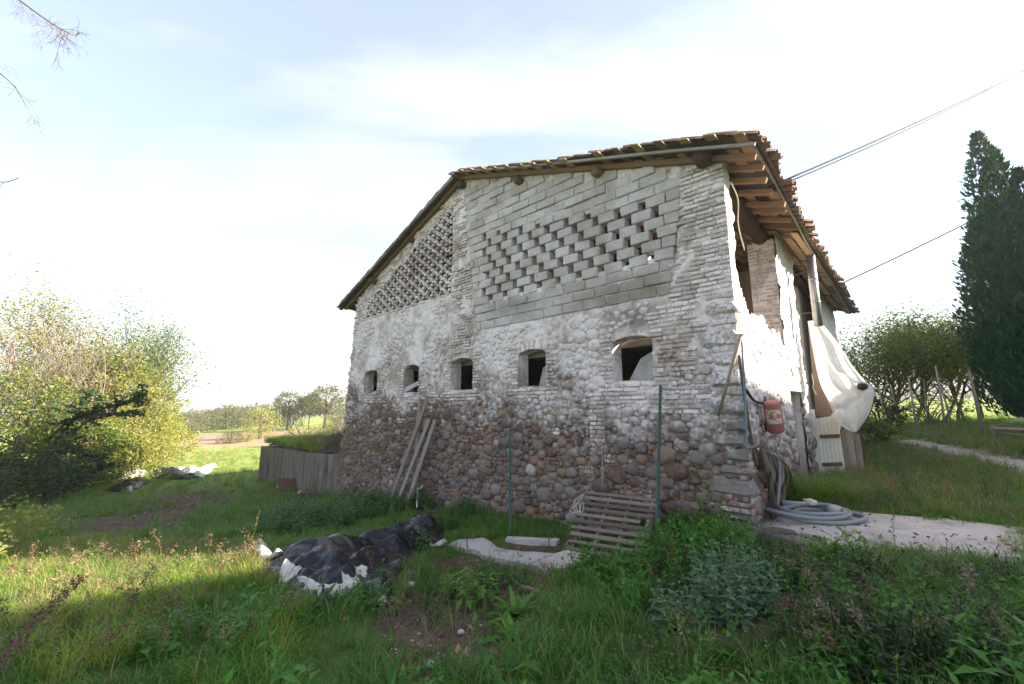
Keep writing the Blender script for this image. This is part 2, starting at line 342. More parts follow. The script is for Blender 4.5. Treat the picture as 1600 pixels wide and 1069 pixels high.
def smooth_path(pts, n=6):
    pts = [Vector(p) for p in pts]; out = []
    for i in range(len(pts) - 1):
        p0, p1, p2, p3 = pts[max(i - 1, 0)], pts[i], pts[i + 1], pts[min(i + 2, len(pts) - 1)]
        for k in range(n):
            t = k / n; out.append(0.5 * ((2 * p1) + (p2 - p0) * t + (2 * p0 - 5 * p1 + 4 * p2 - p3) * t * t + (3 * p1 - p0 - 3 * p2 + p3) * t ** 3))
    out.append(pts[-1]); return out
def arrays(me):
    v = np.empty(len(me.vertices) * 3, np.float32); me.vertices.foreach_get('co', v); f = [tuple(p.vertices) for p in me.polygons]
    return v.reshape(-1, 3), f
class Pieces:
    """alike pieces: those that show largest become objects sharing mesh data, the others one joined part"""
    def __init__(s, name, variants, mat, smooth=False, limit=300):
        s.name, s.vars, s.mat, s.smooth, s.limit, s.items = name, variants, mat, smooth, limit, []
    def add(s, mtx, size): s.items.append((size, mtx, rng.randrange(len(s.vars))))
    def build(s, parent, rest_parent=None):
        s.items.sort(key=lambda t: -t[0])
        for size, m, k in s.items[:s.limit]: ob(s.name, s.vars[k], parent, mtx=m)
        rest = s.items[s.limit:]
        if rest:
            arr = [arrays(v) for v in s.vars]; vs, fs, n = [], [], 0
            for _, m, k in rest:
                v, f = arr[k]; mm = np.array(m); vs.append(v @ mm[:3, :3].T + mm[:3, 3]); fs += [tuple(i + n for i in q) for q in f]; n += len(v)
            me = bpy.data.meshes.new(s.name + '_courses'); me.from_pydata(np.concatenate(vs).tolist(), [], fs); me.materials.append(s.mat)
            if s.smooth: me.polygons.foreach_set('use_smooth', np.ones(len(me.polygons), bool))
            me.update(); ob(s.name, me, rest_parent or parent, kind='stuff')
def chamfer_block(seed, ch=0.08, jit=0.04, asp=(1, 1, 1)):
    """unit block with worn edges, 24 vertices; asp = real size, so the chamfer is even"""
    r = random.Random(seed); bm = bmesh.new(); bmesh.ops.create_cube(bm, size=1.0)
    for v in bm.verts: v.co = Vector([c * a for c, a in zip(v.co, asp)])
    mn = min(asp); bmesh.ops.bevel(bm, geom=bm.edges[:], offset=ch * mn, segments=1, affect='EDGES', profile=0.6)
    for v in bm.verts: v.co += Vector((r.uniform(-1, 1), r.uniform(-1, 1), r.uniform(-1, 1))) * jit * mn
    for v in bm.verts: v.co = Vector([c / a for c, a in zip(v.co, asp)])
    return bm
def block_variants(name, n, mat, ch, jit, asp):
    out = []
    for i in range(n):
        bm = chamfer_block(i * 7 + 3, ch, jit, asp); me = bpy.data.meshes.new(name); bm.to_mesh(me); bm.free(); me.materials.append(mat); out.append(me)
    return out
def cobble(seed, mat, sub=2, amp=0.22, squash=None):
    r = random.Random(seed); bm = bmesh.new(); bmesh.ops.create_icosphere(bm, subdivisions=sub, radius=0.5); off = Vector((r.uniform(0, 90), r.uniform(0, 90), r.uniform(0, 90)))
    p = r.uniform(2.3, 5.0)
    for v in bm.verts:
        c = v.co * 2; L = (abs(c.x) ** p + abs(c.y) ** p + abs(c.z) ** p) ** (1 / p); c = c / L
        c *= 1 + amp * noise.noise(c * 1.1 + off) + amp * 0.45 * noise.noise(c * 2.7 + off); v.co = c * 0.5
    me = bpy.data.meshes.new('cobble'); bm.to_mesh(me); bm.free(); me.materials.append(mat)
    me.polygons.foreach_set('use_smooth', np.ones(len(me.polygons), bool)); me.update(); return me
# ------------------------------------------------------------------ the barn (local axes: x = -u, y = v, z up)
BANG = math.atan2(-d1[1], -d1[0])
barn = empty('barn', tuple(KC), 'derelict stone barn with pantile roof, honeycomb openings and five small windows', 'barn', rz=BANG)
def zt(u): return 8.05 - 0.345 * (6.4 - u) if u < 6.4 else 8.0 - 0.385 * (u - 6.4)     # top of the roof covering
def sag(u, v): return (.15 * max(0, 1 - v / 2.5) * max(0, min(1, 1 - u / 3)) - .036 * max(0, v - 2) * max(0, min(1, 1 - u / 4))) + -0.09 * math.sin(max(0, min(1, (v + .3) / 13)) * math.pi) + (0.035 * math.sin(v * 1.1 + u) + .02 * math.sin(v * 2.7)) * max(0, min(1, 1 - u / 7 if u < 7 else 0.1))
def ztop(u): return zt(u) - 0.26                                                        # top of the wall
def uleft(z): return 12.72 - 0.10 * (z + 1.2)
WINS = [(1.33, 2.10, 2.19, 2.99), (3.65, 4.42, 2.19, 2.98), (5.91, 6.74, 2.19, 2.98), (8.16, 8.90, 2.16, 2.97), (10.39, 11.2, 2.19, 2.97)]
def in_win(u, z, m=0.0): return any(a - m < u < b + m and c - m < z < d + m for a, b, c, d in WINS)
def blk_r(z): return 0.95 - 0.17 * (z - 3.6) if z < 5.7 else 0.6
def blk_l(z): return 5.8 + 0.17 * (z - 3.9)
def is_block(u, z): return z > 3.55 and blk_r(z) < u < blk_l(z)
def grille_top(u): return 5.32 + 0.16 * (u - 0.9)
def is_grille(u, z): return 0.80 < u < 5.60 and 4.30 < z < grille_top(u)
def lat_top(u): return 7.30 - 0.46 * (u - 6.85)
def is_lat(u, z): return 6.85 < u < 11.45 and 4.74 < z < lat_top(u)
LONE = [(11.52, 11.72, 3.38, 3.62)]

front_wall = ob('front_wall', None, barn)
def snap(arr, vals):
    arr = np.array(arr)
    for v in vals: arr[np.argmin(np.abs(arr - v))] = v
    return arr
us = snap(np.arange(0, 12.721, 0.053), [w[i] for w in WINS for i in (0, 1)]); us[-1] = 12.72
zs = snap(np.arange(-1.7, 8.0, 0.053), [2.19, 2.975])
def arch(u, z):
    for a, b, c, d in WINS:
        if a - 1e-4 <= u <= b + 1e-4 and 2.90 < z < 3.04: return z - 0.075 * (abs(u - (a + b) / 2) / ((b - a) / 2)) ** 2 * (1 if z < 2.99 else 0.5)
    return z
nu, nz = len(us), len(zs); V = []; keepv = {}
for i, u in enumerate(us):
    for j, z in enumerate(zs):
        uu = u if u < 11.3 else 11.3 + (u - 11.3) * (uleft(z) - 11.3) / 1.42
        p = Vector((uu, z, 3.7)); edge = 0.0 if (i == 0) else 1.0
        rough = 0.030 * noise.noise(p * 3.1) + 0.028 * noise.noise(p * 7.3) + 0.016 * noise.noise(p * 17)
        base = -0.02 if z < 4.7 else -0.03
        if is_block(u, z): base = -0.030; rough *= 0.45
        V.append((-uu, -(base + rough * edge), arch(u, z)))
fcs = []
for i in range(nu - 1):
    for j in range(nz - 1):
        u, z = (us[i] + us[i + 1]) / 2, (zs[j] + zs[j + 1]) / 2
        if z > ztop(u) + 0.05 or in_win(u, z) or is_grille(u, z) or is_lat(u, z): continue
        a, b = i * nz + j, (i + 1) * nz + j; fcs.append((b, a, a + 1, b + 1))
core = ob('masonry', mesh('masonry', np.array(V), np.array(fcs), M['plaster'], True), front_wall)
# stones, bricks, blocks
stones = Pieces('stone', [cobble(i, M['stone'], 2, 0.17) for i in range(12)], M['stone'], True, 300)
bricks = Pieces('brick', block_variants('brick', 8, M['brick'], 0.20, 0.08, (0.25, 0.12, 0.065)), M['brick'], False, 300)
blocks = Pieces('concrete_block', block_variants('concrete_block', 8, M['block'], 0.085, 0.05, (0.5, 0.2, 0.2)), M['block'], False, 300)
def near(u, v=0.0): 
    p = W(u, v, 2); return 1 / max(1.0, math.hypot(p[0], p[1]))
def fr(u, z, o, du, dz, dep, rot=0.0, yaw=0.0):   # a piece on the gable wall, face o proud
    return TRS((-u, -o + dep / 2, z), (yaw, rot, 0), (du, dep, dz))
# concrete blocks, course by course
z = 3.60; k = 0
while z < 8:
    zc_ = z + 0.1; u = blk_r(zc_) + rng.uniform(0, 0.05) + (0.0 if k % 2 else 0.26)
    first = True
    if k % 2 == 0:
        pass
    end = blk_l(zc_)
    if k % 2 == 0 and zc_ < ztop(blk_r(zc_) + .1) - .1:
        L = 0.24; blocks.add(fr(u - 0.26 + L / 2, zc_, 0.006, L, 0.195, 0.2), near(u) * .5)
    while u < end - 0.08:
        g = is_grille(u + 0.25, zc_)
        L = min((0.355 + rng.uniform(-.02, .02)) if g else 0.49 + rng.uniform(-.02, .012), end - u)
        gap = 0.145 if g else 0.012
        uc = u + L / 2
        if L > .08 and zc_ + 0.06 < ztop(uc):
            blocks.add(fr(uc, zc_ + rng.uniform(-.004, .004), rng.uniform(-0.014, 0.022), L, (0.192 if not g else .196) * rng.uniform(.95, 1.01), 0.2, rng.uniform(-.02, .02), rng.uniform(-.02, .02)), near(uc) * L)
        u += L + gap
    z += 0.2045; k += 1
# brick courses
def lay(u0, u1, z0, z1, cond=None, gap=0.010, miss=0.03, proud=(-0.004, 0.022), key=1.0, lens=(0.25, 0.25, 0.24, 0.12, 0.26), latt=False, hh=0.060, course=0.0755):
    z, k = z0, 0
    while z < z1:
        zc = z + hh / 2
        if latt:
            u = u0 + (0.0 if k % 2 else 0.185)
        else: u = u0 - rng.uniform(0, 0.12)
        while u < u1:
            L = 0.205 if latt else rng.choice(lens) * rng.uniform(0.93, 1.04)
            a, b = max(u, u0), min(u + L, u1); uc = (a + b) / 2
            if b - a > 0.05 and (cond is None or cond(uc, zc)) and zc < ztop(uc) - 0.02 and rng.random() > miss:
                bricks.add(fr(uc, zc + rng.uniform(-.004, .004), rng.uniform(*proud), b - a - gap * .5, hh * rng.uniform(.9, 1.06), 0.12, rng.uniform(-.02, .02), rng.uniform(-.03, .03)), near(uc) * key)
            u += L + (0.165 if latt else gap)
        z += course; k += 1
inq = lambda u, z: not is_block(u, z) and not in_win(u, z, 0.02)
qw = lambda z: (0.98 if z > 3.4 else 1.31) + 0.10 * (int(z / 0.23) % 2)
lay(0.0, 1.45, 3.38, 5.8, lambda u, z: inq(u, z) and u < blk_r(z) - 0.02, key=3, miss=.04)
lay(0.42, 1.45, 1.62, 3.38, lambda u, z: inq(u, z) and (u < 1.33 or z < 2.14) and (u > .42 + .25 * abs(math.sin(z * 3.1))) , key=3, miss=.06)
for a, b, c, d in WINS:
    kk = 2.0 if b < 5 else 1.0
    t = lambda z: 0.16 + 0.11 * (int((z + .02) / 0.155) % 2)
    lay(b + 0.005, b + 0.30, c - 0.26, d + 0.02, lambda u, z, b=b: u < b + t(z), key=kk, miss=.02)
    lay(a - 0.30, a - 0.005, c - 0.26, d + 0.02, lambda u, z, a=a: u > a - t(z) and u > 1.30, key=kk, miss=.02)
    lay(a - 0.02, b + 0.02, c - 0.26, c - 0.04, None, key=kk, miss=.06)
    for q in range(13):        # segmental arch of bricks on edge, under the limewash
        t_ = (q - 6) / 6; uc = (a + b) / 2 + t_ * ((b - a) / 2 + .03); zc = d + 0.10 - 0.11 * t_ * t_
        bricks.add(fr(uc, zc, rng.uniform(-.035, -.012), 0.055, 0.20, 0.12, -t_ * 0.24), near(uc) * kk * .6)
lay(2.30, 2.62, 0.95, 2.0, lambda u, z: True, key=2, miss=.1)
lay(1.4, 2.6, 1.78, 1.95, None, key=2, miss=.1)
lay(6.02, 6.80, 3.1, 8.0, lambda u, z: not is_block(u, z) and u > blk_l(z) - .02 and u < 6.42 + .3 * abs(math.sin(z * 2.3)) and noise.noise(Vector((u * 2, z * 2, 5))) < .28, miss=.16, key=.9)
lay(6.55, 12.3, 4.70, 8.0, lambda u, z: not is_lat(u, z) and u < uleft(z) - .02 and u > max(6.55, blk_l(z) + .1), key=.6, miss=.03, proud=(-.014, .010))
z = 4.75; k = 0
while z < 7.4:                 # honeycomb: plus-shaped holes
    zc = z + .033; pit = .40; ph = k % 4; q = int(6.9 / pit)
    while q * pit < 11.5:
        spans = [(.11, .29)] if ph == 0 else ([(-.09, .09)] if ph == 2 else [(.05, .15), (.25, .35)])
        for a_, b_ in spans:
            uc = q * pit + (a_ + b_) / 2
            if is_lat(uc, zc): bricks.add(fr(uc, zc + rng.uniform(-.004, .004), rng.uniform(-.012, .014), (b_ - a_) * rng.uniform(.92, 1.02), .068, .10, rng.uniform(-.03, .03), rng.uniform(-.04, .04)), near(uc) * .2)
        q += 1
    z += .0735; k += 1
lay(11.5, 12.9, -1.4, 2.2, lambda u, z: uleft(z) - .30 - .2 * (int(z / .17) % 2) < u < uleft(z), key=.5, miss=.1)
lay(11.5, 12.9, 2.2, 4.7, lambda u, z: uleft(z) - .22 < u < uleft(z), key=.5, miss=.1)
for _ in range(150):           # loose patches of brick in the rubble
    u0, z0 = rng.uniform(1.4, 12), rng.uniform(-.6, 2.2)
    if not in_win(u0, z0, .35) and rng.random() < (.35 if u0 < 7 else .8): lay(u0, u0 + rng.uniform(.15, .45), z0, z0 + rng.choice((.06, .06, .13)), lambda u, z: not in_win(u, z, .1) and u < uleft(z) - .02, key=.4)
# big dressed stones at the corner
quoin = Pieces('quoin_stone', block_variants('quoin_stone', 5, M['granite'], 0.24, 0.13, (0.5, 0.4, 0.25)), M['granite'], False, 60)
QS = []
for (z0, h, L) in [(-0.12, .24, .52), (.14, .07, .40), (.42, .30, .56), (.75, .13, .42), (.93, .20, .30), (1.16, .17, .50), (1.36, .20, .36), (1.60, .24, .60), (1.88, .10, .34), (2.03, .26, .46), (2.32, .22, .38), (2.62, .28, .54), (2.95, .11, .40), (3.12, .20, .46)]:
    quoin.add(TRS((-L / 2 + .03, .17, z0 + h / 2), (rng.uniform(-.02, .02), rng.uniform(-.02, .02), rng.uniform(-.02, .02)), (L, .40 + rng.uniform(0, .08), h * .94)), 3); QS.append((L, z0, z0 + h))
for z0, L_ in ((.235, .44), (.315, .30)): bricks.add(fr(L_ / 2 - .02, z0 + .03, .03, L_, .065, .16, .02), near(0) * 3)
# rubble stones by packing, large first
SX = 1.22
def stone_ok(u, z, r):
    if u - r * SX < (0.0 if z > 3.3 else 0.02) or u + r * SX > uleft(z) - .02 or z - r < -1.6: return False
    if z > 4.70: return False
    if is_block(u - r * .6, z + r) or is_block(u + r, z + r) or is_block(u, z + r): return False
    if in_win(u, z, 0.05 + r): return False
    return True
cell = {}
placed = []
def free(x, z, r, ov):
    gx, gz = int(x // .25), int(z // .25)
    for a in (-1, 0, 1):
        for b in (-1, 0, 1):
            for (X, Z, Rr) in cell.get((gx + a, gz + b), ()):
                if (X - x) ** 2 + (Z - z) ** 2 < ((Rr + r) * ov) ** 2: return False
    return True
def putcell(x, z, r): cell.setdefault((int(x // .25), int(z // .25)), []).append((x, z, r))
for _, m, _k in bricks.items + quoin.items:      # bricks hold their ground
    if m.translation.z < 4.8:
        sx = abs(m.to_scale().x); sz_ = abs(m.to_scale().z); nn = max(1, int(round(sx / SX / max(sz_, .05))))
        for q in range(nn): putcell((-m.translation.x + (-.5 + (q + .5) / nn) * sx) / SX, m.translation.z, sz_ * .5)
for r, tries in ((.17, 60), (.135, 260), (.105, 1800), (.085, 6000), (.066, 26000), (.05, 40000), (.036, 60000)):
    for _ in range(tries):
        u, z = rng.uniform(0, 12.7), rng.uniform(-1.3, 4.7); rr = r * rng.uniform(.85, 1.15)
        if u > 6.0 and r > .13 and rng.random() < .6: continue
        if z < -0.15 - .1 * u - .25: continue
        if not stone_ok(u, z, rr * .85) or not free(u / SX, z, rr, .85): continue
        putcell(u / SX, z, rr); placed.append((u, z, rr))
for u, z, r in placed:
    up = min(1, max(0, (z - (1.45 if u > 4 else 1.8)) / 0.8)); patch = noise.noise(Vector((u * .8, z * .8, 9)))
    bury = up * (0.25 if 2.45 < u < 3.5 and z < 3.1 else 1.0)
    dep = r * rng.uniform(1.4, 1.9); o = r * rng.uniform(.20, .55) * (1 - .90 * bury) + (-.03 if patch > -0.05 else 0.006) * bury
    size = r * near(u) * (1 - .75 * up)
    stones.add(TRS((-u, -o + dep / 2, z), (rng.uniform(-.15, .15), rng.uniform(-.35, .35), rng.choice((0, math.pi)) + rng.uniform(-.15, .15)), (2 * r * SX * rng.uniform(.94, 1.08), dep, 2 * r * rng.uniform(.92, 1.04))), size * 3)
# windows: plastered reveals and what hangs in them
def window(a, b, c, d, sheet):
    m = MB(); D = .34; n = 8
    P = [(a, c), (b, c), (b, d - .075)] + [((b + (a - b) * i / n), d - .075 * abs(((i / n) - .5) * 2) ** 2) for i in range(1, n)] + [(a, d - .075)]
    for i in range(len(P)):
        p, q = P[i], P[(i + 1) % len(P)]; K_ = 4
        for k in range(K_):
            y0, y1 = .005 + D * k / K_, .005 + D * (k + 1) / K_
            m.quad([(-p[0], y0, p[1]), (-q[0], y0, q[1]), (-q[0], y1, q[1]), (-p[0], y1, p[1])])
    w = ob('window', m.me('window', M['plaster']), front_wall)
    if sheet:
        s = MB(); pts = sheet; n0 = len(pts)
        for (uu, zz, yy) in pts: s.v.append((-uu, yy, zz))
        for (uu, zz, yy) in pts: s.v.append((-uu, yy + .006, zz))
        s.f += [tuple(range(n0)), tuple(range(2 * n0 - 1, n0 - 1, -1))] + [(i, i + n0, (i + 1) % n0 + n0, (i + 1) % n0) for i in range(n0)]
        ob('sheet', s.me('sheet', M['film']), w)
def mk_film():
    m = NT('dusty_plastic_film'); col = m.mix(m.rng(m.noise(5, 6, .7), .4, .7), (0.42, 0.42, 0.42), (0.27, 0.255, 0.24)); return m.surf(col, .45, m.bump(m.noise(7, 5), .4, .02), .4)
M['film'] = mk_film()
window(*WINS[0], [(1.36, 2.2, .40), (2.02, 2.2, .42), (1.80, 2.62, .5), (1.62, 2.72, .52), (1.36, 2.78, .5)])
window(*WINS[1], [(3.66, 2.2, .38), (4.18, 2.2, .42), (4.12, 2.62, .5), (3.66, 2.80, .5)])
window(*WINS[2], None)
window(*WINS[3], [(8.9, 2.18, .02), (8.17, 2.50, .25), (8.17, 2.64, .3), (8.9, 2.34, .05)])
window(*WINS[4], [(11.15, 2.2, .12), (10.42, 2.2, .2), (10.42, 2.45, .3)])

# ---- long side wall, lit by the sun
side_wall = ob('side_wall', None, barn)
vs = np.arange(0, 12.61, 0.07); zz_ = np.arange(-.6, 5.72, 0.06)
DOOR = (3.28, 4.72, 2.10)
def par_top(v): return 3.42 - 0.10 * v + 0.07 * math.sin(v * 5) + .05 * math.sin(v * 13) + (.5 * max(0, (.75 - v)) if v < .75 else 0)
def side_solid(v, z):
    if DOOR[0] < v < DOOR[1] and z < DOOR[2]: return False
    if v < .42 + .12 * max(0, 3.9 - z): return True
    if 3.42 < v < 5.15: return True
    if v < 3.42: return z < par_top(v)
    if v < 7.4: return False
    return True
V = []
for i, v in enumerate(vs):
    for j, z in enumerate(zz_):
        p = Vector((9.1, v, z)); r_ = 0.035 * noise.noise(p * 2.6) + 0.035 * noise.noise(p * 6.1) + 0.018 * noise.noise(p * 15)
        V.append((0.0 if i == 0 else -.02 + r_, v, z))
f = []
n_ = len(zz_)
for i in range(len(vs) - 1):
    for j in range(n_ - 1):
        if side_solid((vs[i] + vs[i + 1]) / 2, (zz_[j] + zz_[j + 1]) / 2): a, b = i * n_ + j, (i + 1) * n_ + j; f.append((a, b, b + 1, a + 1))
ob('render_coat', mesh('render_coat', np.array(V), np.array(f), M['side'], True), side_wall)
bk = MB()                                          # the wall's body behind its face
I4 = Matrix.Identity(4)
def bx(m, u0, u1, v0, v1, z0, z1, jit=0.0): 
    return m.box(Matrix.Translation((-(u0 + u1) / 2, (v0 + v1) / 2, (z0 + z1) / 2)), abs(u1 - u0), abs(v1 - v0), abs(z1 - z0), jit=jit)
for q in range(14):
    v0, v1 = .45 + q * .202, .45 + (q + 1) * .202; bx(bk, .06, .50, v0, v1, -.6, par_top((v0 + v1) / 2) - .05 + rng.uniform(-.03, .03), .01)
bx(bk, .08, .5, DOOR[1] + .03, 5.12, -.6, 3.3); bx(bk, .08, .5, DOOR[0] - .02, DOOR[1] + .04, DOOR[2] + .02, 3.2)
bx(bk, .30, .55, 7.45, 12.5, -.6, 5.3); bx(bk, .06, .5, .06, .44, 2.9, 5.35)
ob('wall_body', bk.me('wall_body', M['side']), side_wall)
pr = MB(); bx(pr, .05, .55, 3.44, 3.95, 3.0, 5.36, .01); bx(pr, .05, .55, 4.5, 5.1, 3.0, 5.36, .01); ob('pier', pr.me('pier', M['plaster']), side_wall)
z = 3.1; k = 0
while z < 5.3:                                     # brick face of the second pier, turned to us
    for u0, L in ((.03, .25), (.29, .25)) if k % 2 else ((.03, .12), (.16, .25), (.42, .12)):
        bricks.add(TRS((-(u0 + L / 2), 3.44 + .045, z + .03), (0, rng.uniform(-.02, .02), rng.uniform(-.03, .03)), (L * .96, .11, .060)), .5)
    z += .0755; k += 1
z = .1; k = 0
while z < 2.0:                                     # bricked-up doorway
    v = DOOR[0] + .07 + (0 if k % 2 else -.12)
    while v < DOOR[1]:
        a, b = max(v, DOOR[0] + .06), min(v + .25, DOOR[1] - .01)
        if b - a > .05: bricks.add(TRS((-.26 + rng.uniform(-.008, .008), (a + b) / 2, z + .05), (0, 0, math.pi / 2 + rng.uniform(-.02, .02)), (b - a - .008, .12, .088)), .45)
        v += .26
    z += .098; k += 1
dj = MB(); bx(dj, .0, .5, DOOR[0] - .02, DOOR[0] + .02, 0, DOOR[2], .004); bx(dj, -.015, .42, DOOR[0] - .1, DOOR[1] + .1, DOOR[2] - .02, DOOR[2] + .14, .006)
ob('door_lintel', dj.me('door_lintel', M['side']), side_wall)
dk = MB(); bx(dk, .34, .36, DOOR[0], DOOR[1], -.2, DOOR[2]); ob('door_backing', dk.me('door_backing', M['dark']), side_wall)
# stones of the long wall: bare below, under limewash above
cell2 = {}
def free2(x, z, r):
    gx, gz = int(x // .3), int(z // .3)
    for a in (-1, 0, 1):
        for b in (-1, 0, 1):
            for (X, Z, Rr) in cell2.get((gx + a, gz + b), ()):
                if (X - x) ** 2 + (Z - z) ** 2 < ((Rr + r) * .92) ** 2: return False
    return True
for r, tries in ((.16, 120), (.12, 500), (.09, 1600), (.065, 3000), (.045, 4000)):
    for _ in range(tries):
        v, z = rng.uniform(.06, 5.2), rng.uniform(-.3, 3.2)
        if (DOOR[0] - r < v < DOOR[1] + r and z < DOOR[2] + r) or z > par_top(v) - .25 or not free2(v, z, r): continue
        if v < .42 and z < 3.3 and any(a < z < b for L, a, b in QS): continue
        cell2.setdefault((int(v // .3), int(z // .3)), []).append((v, z, r)); bare = 1 - min(1, max(0, (z - .9) / .9))
        o = r * rng.uniform(.35, .6) * (.3 + .7 * bare); dep = r * 1.6
        stones.add(TRS((o - dep / 2, v, z), (rng.uniform(-.3, .3), rng.uniform(-.15, .15), rng.uniform(-.2, .2)), (dep, 2 * r * 1.1, 2 * r)), r * .10 * (.4 + bare))
stones.build(front_wall); bricks.build(front_wall); blocks.build(front_wall); quoin.build(front_wall)

# ---- inside and the walls behind
inn = ob('interior', None, barn)
q = MB(); bx(q, .45, 12.0, .40, 12.2, 2.84, 2.98); ob('loft_floor', q.me('loft_floor', M['greywood']), inn)
q = MB(); bx(q, .52, 6.3, 5.7, 6.0, 2.98, 5.45, .01); bx(q, 6.3, 6.6, .36, 12.2, 2.98, 7.4, .01); ob('partition_wall', q.me('partition_wall', M['inwall']), inn)
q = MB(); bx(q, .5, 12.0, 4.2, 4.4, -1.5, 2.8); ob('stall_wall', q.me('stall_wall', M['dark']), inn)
far = ob('back_wall', None, barn)
q = MB(); bx(q, .05, 12.0, 12.3, 12.6, -2, 5.5); bx(q, 2.5, 10.5, 12.3, 12.59, 5.5, 6.4); bx(q, 4.9, 8.0, 12.3, 12.58, 6.4, 7.4); ob('back_masonry', q.me('back_masonry', M['plaster']), far)
q = MB(); 
for j in range(14):
    z0, z1 = -2 + j * .55, -1.45 + j * .55; zm = (z0 + z1) / 2
    bx(q, uleft(zm) - .4, uleft(zm) - .035, .05, 12.6, z0, min(z1, 5.5))
ob('end_masonry', q.me('end_masonry', M['plaster']), far)

# ---- roof
roof = ob('roof', None, barn)
sl_r, sl_l = math.atan(.345), math.atan(.385)
def coppo(seed, w0=.19, w1=.155, L=.46, t=.016, seg=7):
    r = random.Random(seed); v, f = [], []
    for j in range(3):
        y = L * (j / 2 - .5); w = (w0 + (w1 - w0) * (1 - j / 2)) / 2
        for rad in (w, w - t):
            for i in range(seg + 1):
                a = math.pi * i / seg; v.append((rad * math.cos(a) + r.uniform(-.003, .003), y + r.uniform(-.004, .004), rad * .82 * math.sin(a) + r.uniform(-.003, .003)))
    n = seg + 1
    for j in range(2):
        for i in range(seg):
            a = j * 2 * n + i; b = a + 2 * n; f.append((a, b, b + 1, a + 1)); c = a + n; d = b + n; f.append((c, c + 1, d + 1, d))
        for i in (0, seg):
            a = j * 2 * n + i; f.append((a, a + n, a + 3 * n, a + 2 * n))
    for j in (0, 2):
        for i in range(seg): a = j * 2 * n + i; f.append((a, a + 1, a + 1 + n, a + n))
    return mesh('roof_tile', v, f, M['tile'], True)
tiles = Pieces('roof_tile', [coppo(i) for i in range(6)], M['tile'], True, 300)
def roofpt(u, v, dz): return Vector((-u, v, zt(u) + sag(u, v) + dz))
V0, V1 = -.27, 12.75
for side in (0, 1):
    sl = sl_r if side == 0 else -sl_l                                   # rotation about the local y axis
    n_course = 20
    for c in range(n_course):
        # c = 0 at the eave
        u = (-.64 + .36 * c + .21) if side == 0 else (13.02 - .36 * c - .21)
        if (side == 0 and u > 6.45) or (side == 1 and u < 6.35): continue
        col = 0; v = V0 + .09
        while v < V1:
            jit = .085 if c == 0 else .025
            for cover in (1, 0):
                vv = v + (0 if cover else .105); uu = u + rng.uniform(-jit, jit)
                p = roofpt(uu, vv, (-.075 if cover else -.055) + rng.uniform(-.008, .012) + (.012 if c % 2 else 0))
                # tile axis y runs downhill
                down = Vector((1, 0, -math.tan(sl_r))) if side == 0 else Vector((-1, 0, -math.tan(sl_l)))
                y = -down.normalized(); z_ = Vector((0, 0, 1)); x = y.cross(z_).normalized(); z_ = x.cross(y)
                if not cover: x, z_ = -x, -z_
                m = Matrix((x, y, z_)).transposed().to_4x4() @ Euler((rng.uniform(-.05, .05) * (.4 if col == 0 else 1) + ((.014 if col == 0 else .030) if cover else -.03), rng.uniform(-.07, .07), rng.uniform(-.045, .045))).to_matrix().to_4x4()
                m.translation = p
                vis = 3 if (c == 0 and side == 0) else (2.5 if col == 0 and cover else (1.5 if col == 0 or (col == 1 and cover) else .2))
                tiles.add(m, vis * near(u if u > 0 else 0, max(vv, 0)) + (.0 if vis > 1 else -1))
            v += .212; col += 1
tiles.build(roof)
# boards under the tiles
bd_ = Pieces('roof_board', block_variants('roof_board', 4, M['boardx'], .2, .03, (.19, 2.1, .022)), M['boardx'], False, 80)
for i in range(36):
    u = -.36 + .2 * i
    for j in range(7):
        v = V0 + .98 + 1.92 * j + (.5 if i % 2 else 0) - .25
        if v > V1 - .5 or rng.random() < .07: continue
        bd_.add(TRS((-u, v, zt(u) + sag(u, v) - .135), (0, sl_r, rng.uniform(-.01, .01)), (.19 * rng.uniform(.72, .98), 1.9 * rng.uniform(.9, 1), .022)), 3 if i < 10 and j < 4 else .2 + 1 / (1 + i + j))
bd_.build(roof)
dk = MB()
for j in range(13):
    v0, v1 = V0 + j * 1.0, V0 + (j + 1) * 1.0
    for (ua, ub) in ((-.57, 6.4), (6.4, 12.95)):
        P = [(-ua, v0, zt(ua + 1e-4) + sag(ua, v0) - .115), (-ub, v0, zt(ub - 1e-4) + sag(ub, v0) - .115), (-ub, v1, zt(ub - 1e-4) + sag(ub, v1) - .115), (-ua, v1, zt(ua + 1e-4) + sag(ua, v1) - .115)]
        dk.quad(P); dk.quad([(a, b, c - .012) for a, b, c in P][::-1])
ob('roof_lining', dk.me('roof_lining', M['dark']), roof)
rf = [chamfer_block(90 + i, .12, .05, (7.0, .085, .10)) for i in range(3)]; rfm = []
for b_ in rf:
    me = bpy.data.meshes.new('rafter'); b_.to_mesh(me); b_.free(); me.materials.append(M['rafter']); rfm.append(me)
for j in range(27):
    v = V0 + .18 + j * .485 + rng.uniform(-.06, .06)
    for side in (0, 1):
        u0 = -.46 + rng.uniform(-.05, .06); uc = (u0 + 6.4) / 2 if side == 0 else (6.4 + 12.85) / 2; L = (6.4 - u0) if side == 0 else 6.45
        ob('rafter', rfm[j % 3], roof, mtx=TRS((-uc, v, zt(uc) + sag(uc, v) - .205), (0, sl_r if side == 0 else -sl_l, rng.uniform(-.012, .012)), (L / math.cos(sl_r), .085 * rng.uniform(.8, 1.2), .10)))
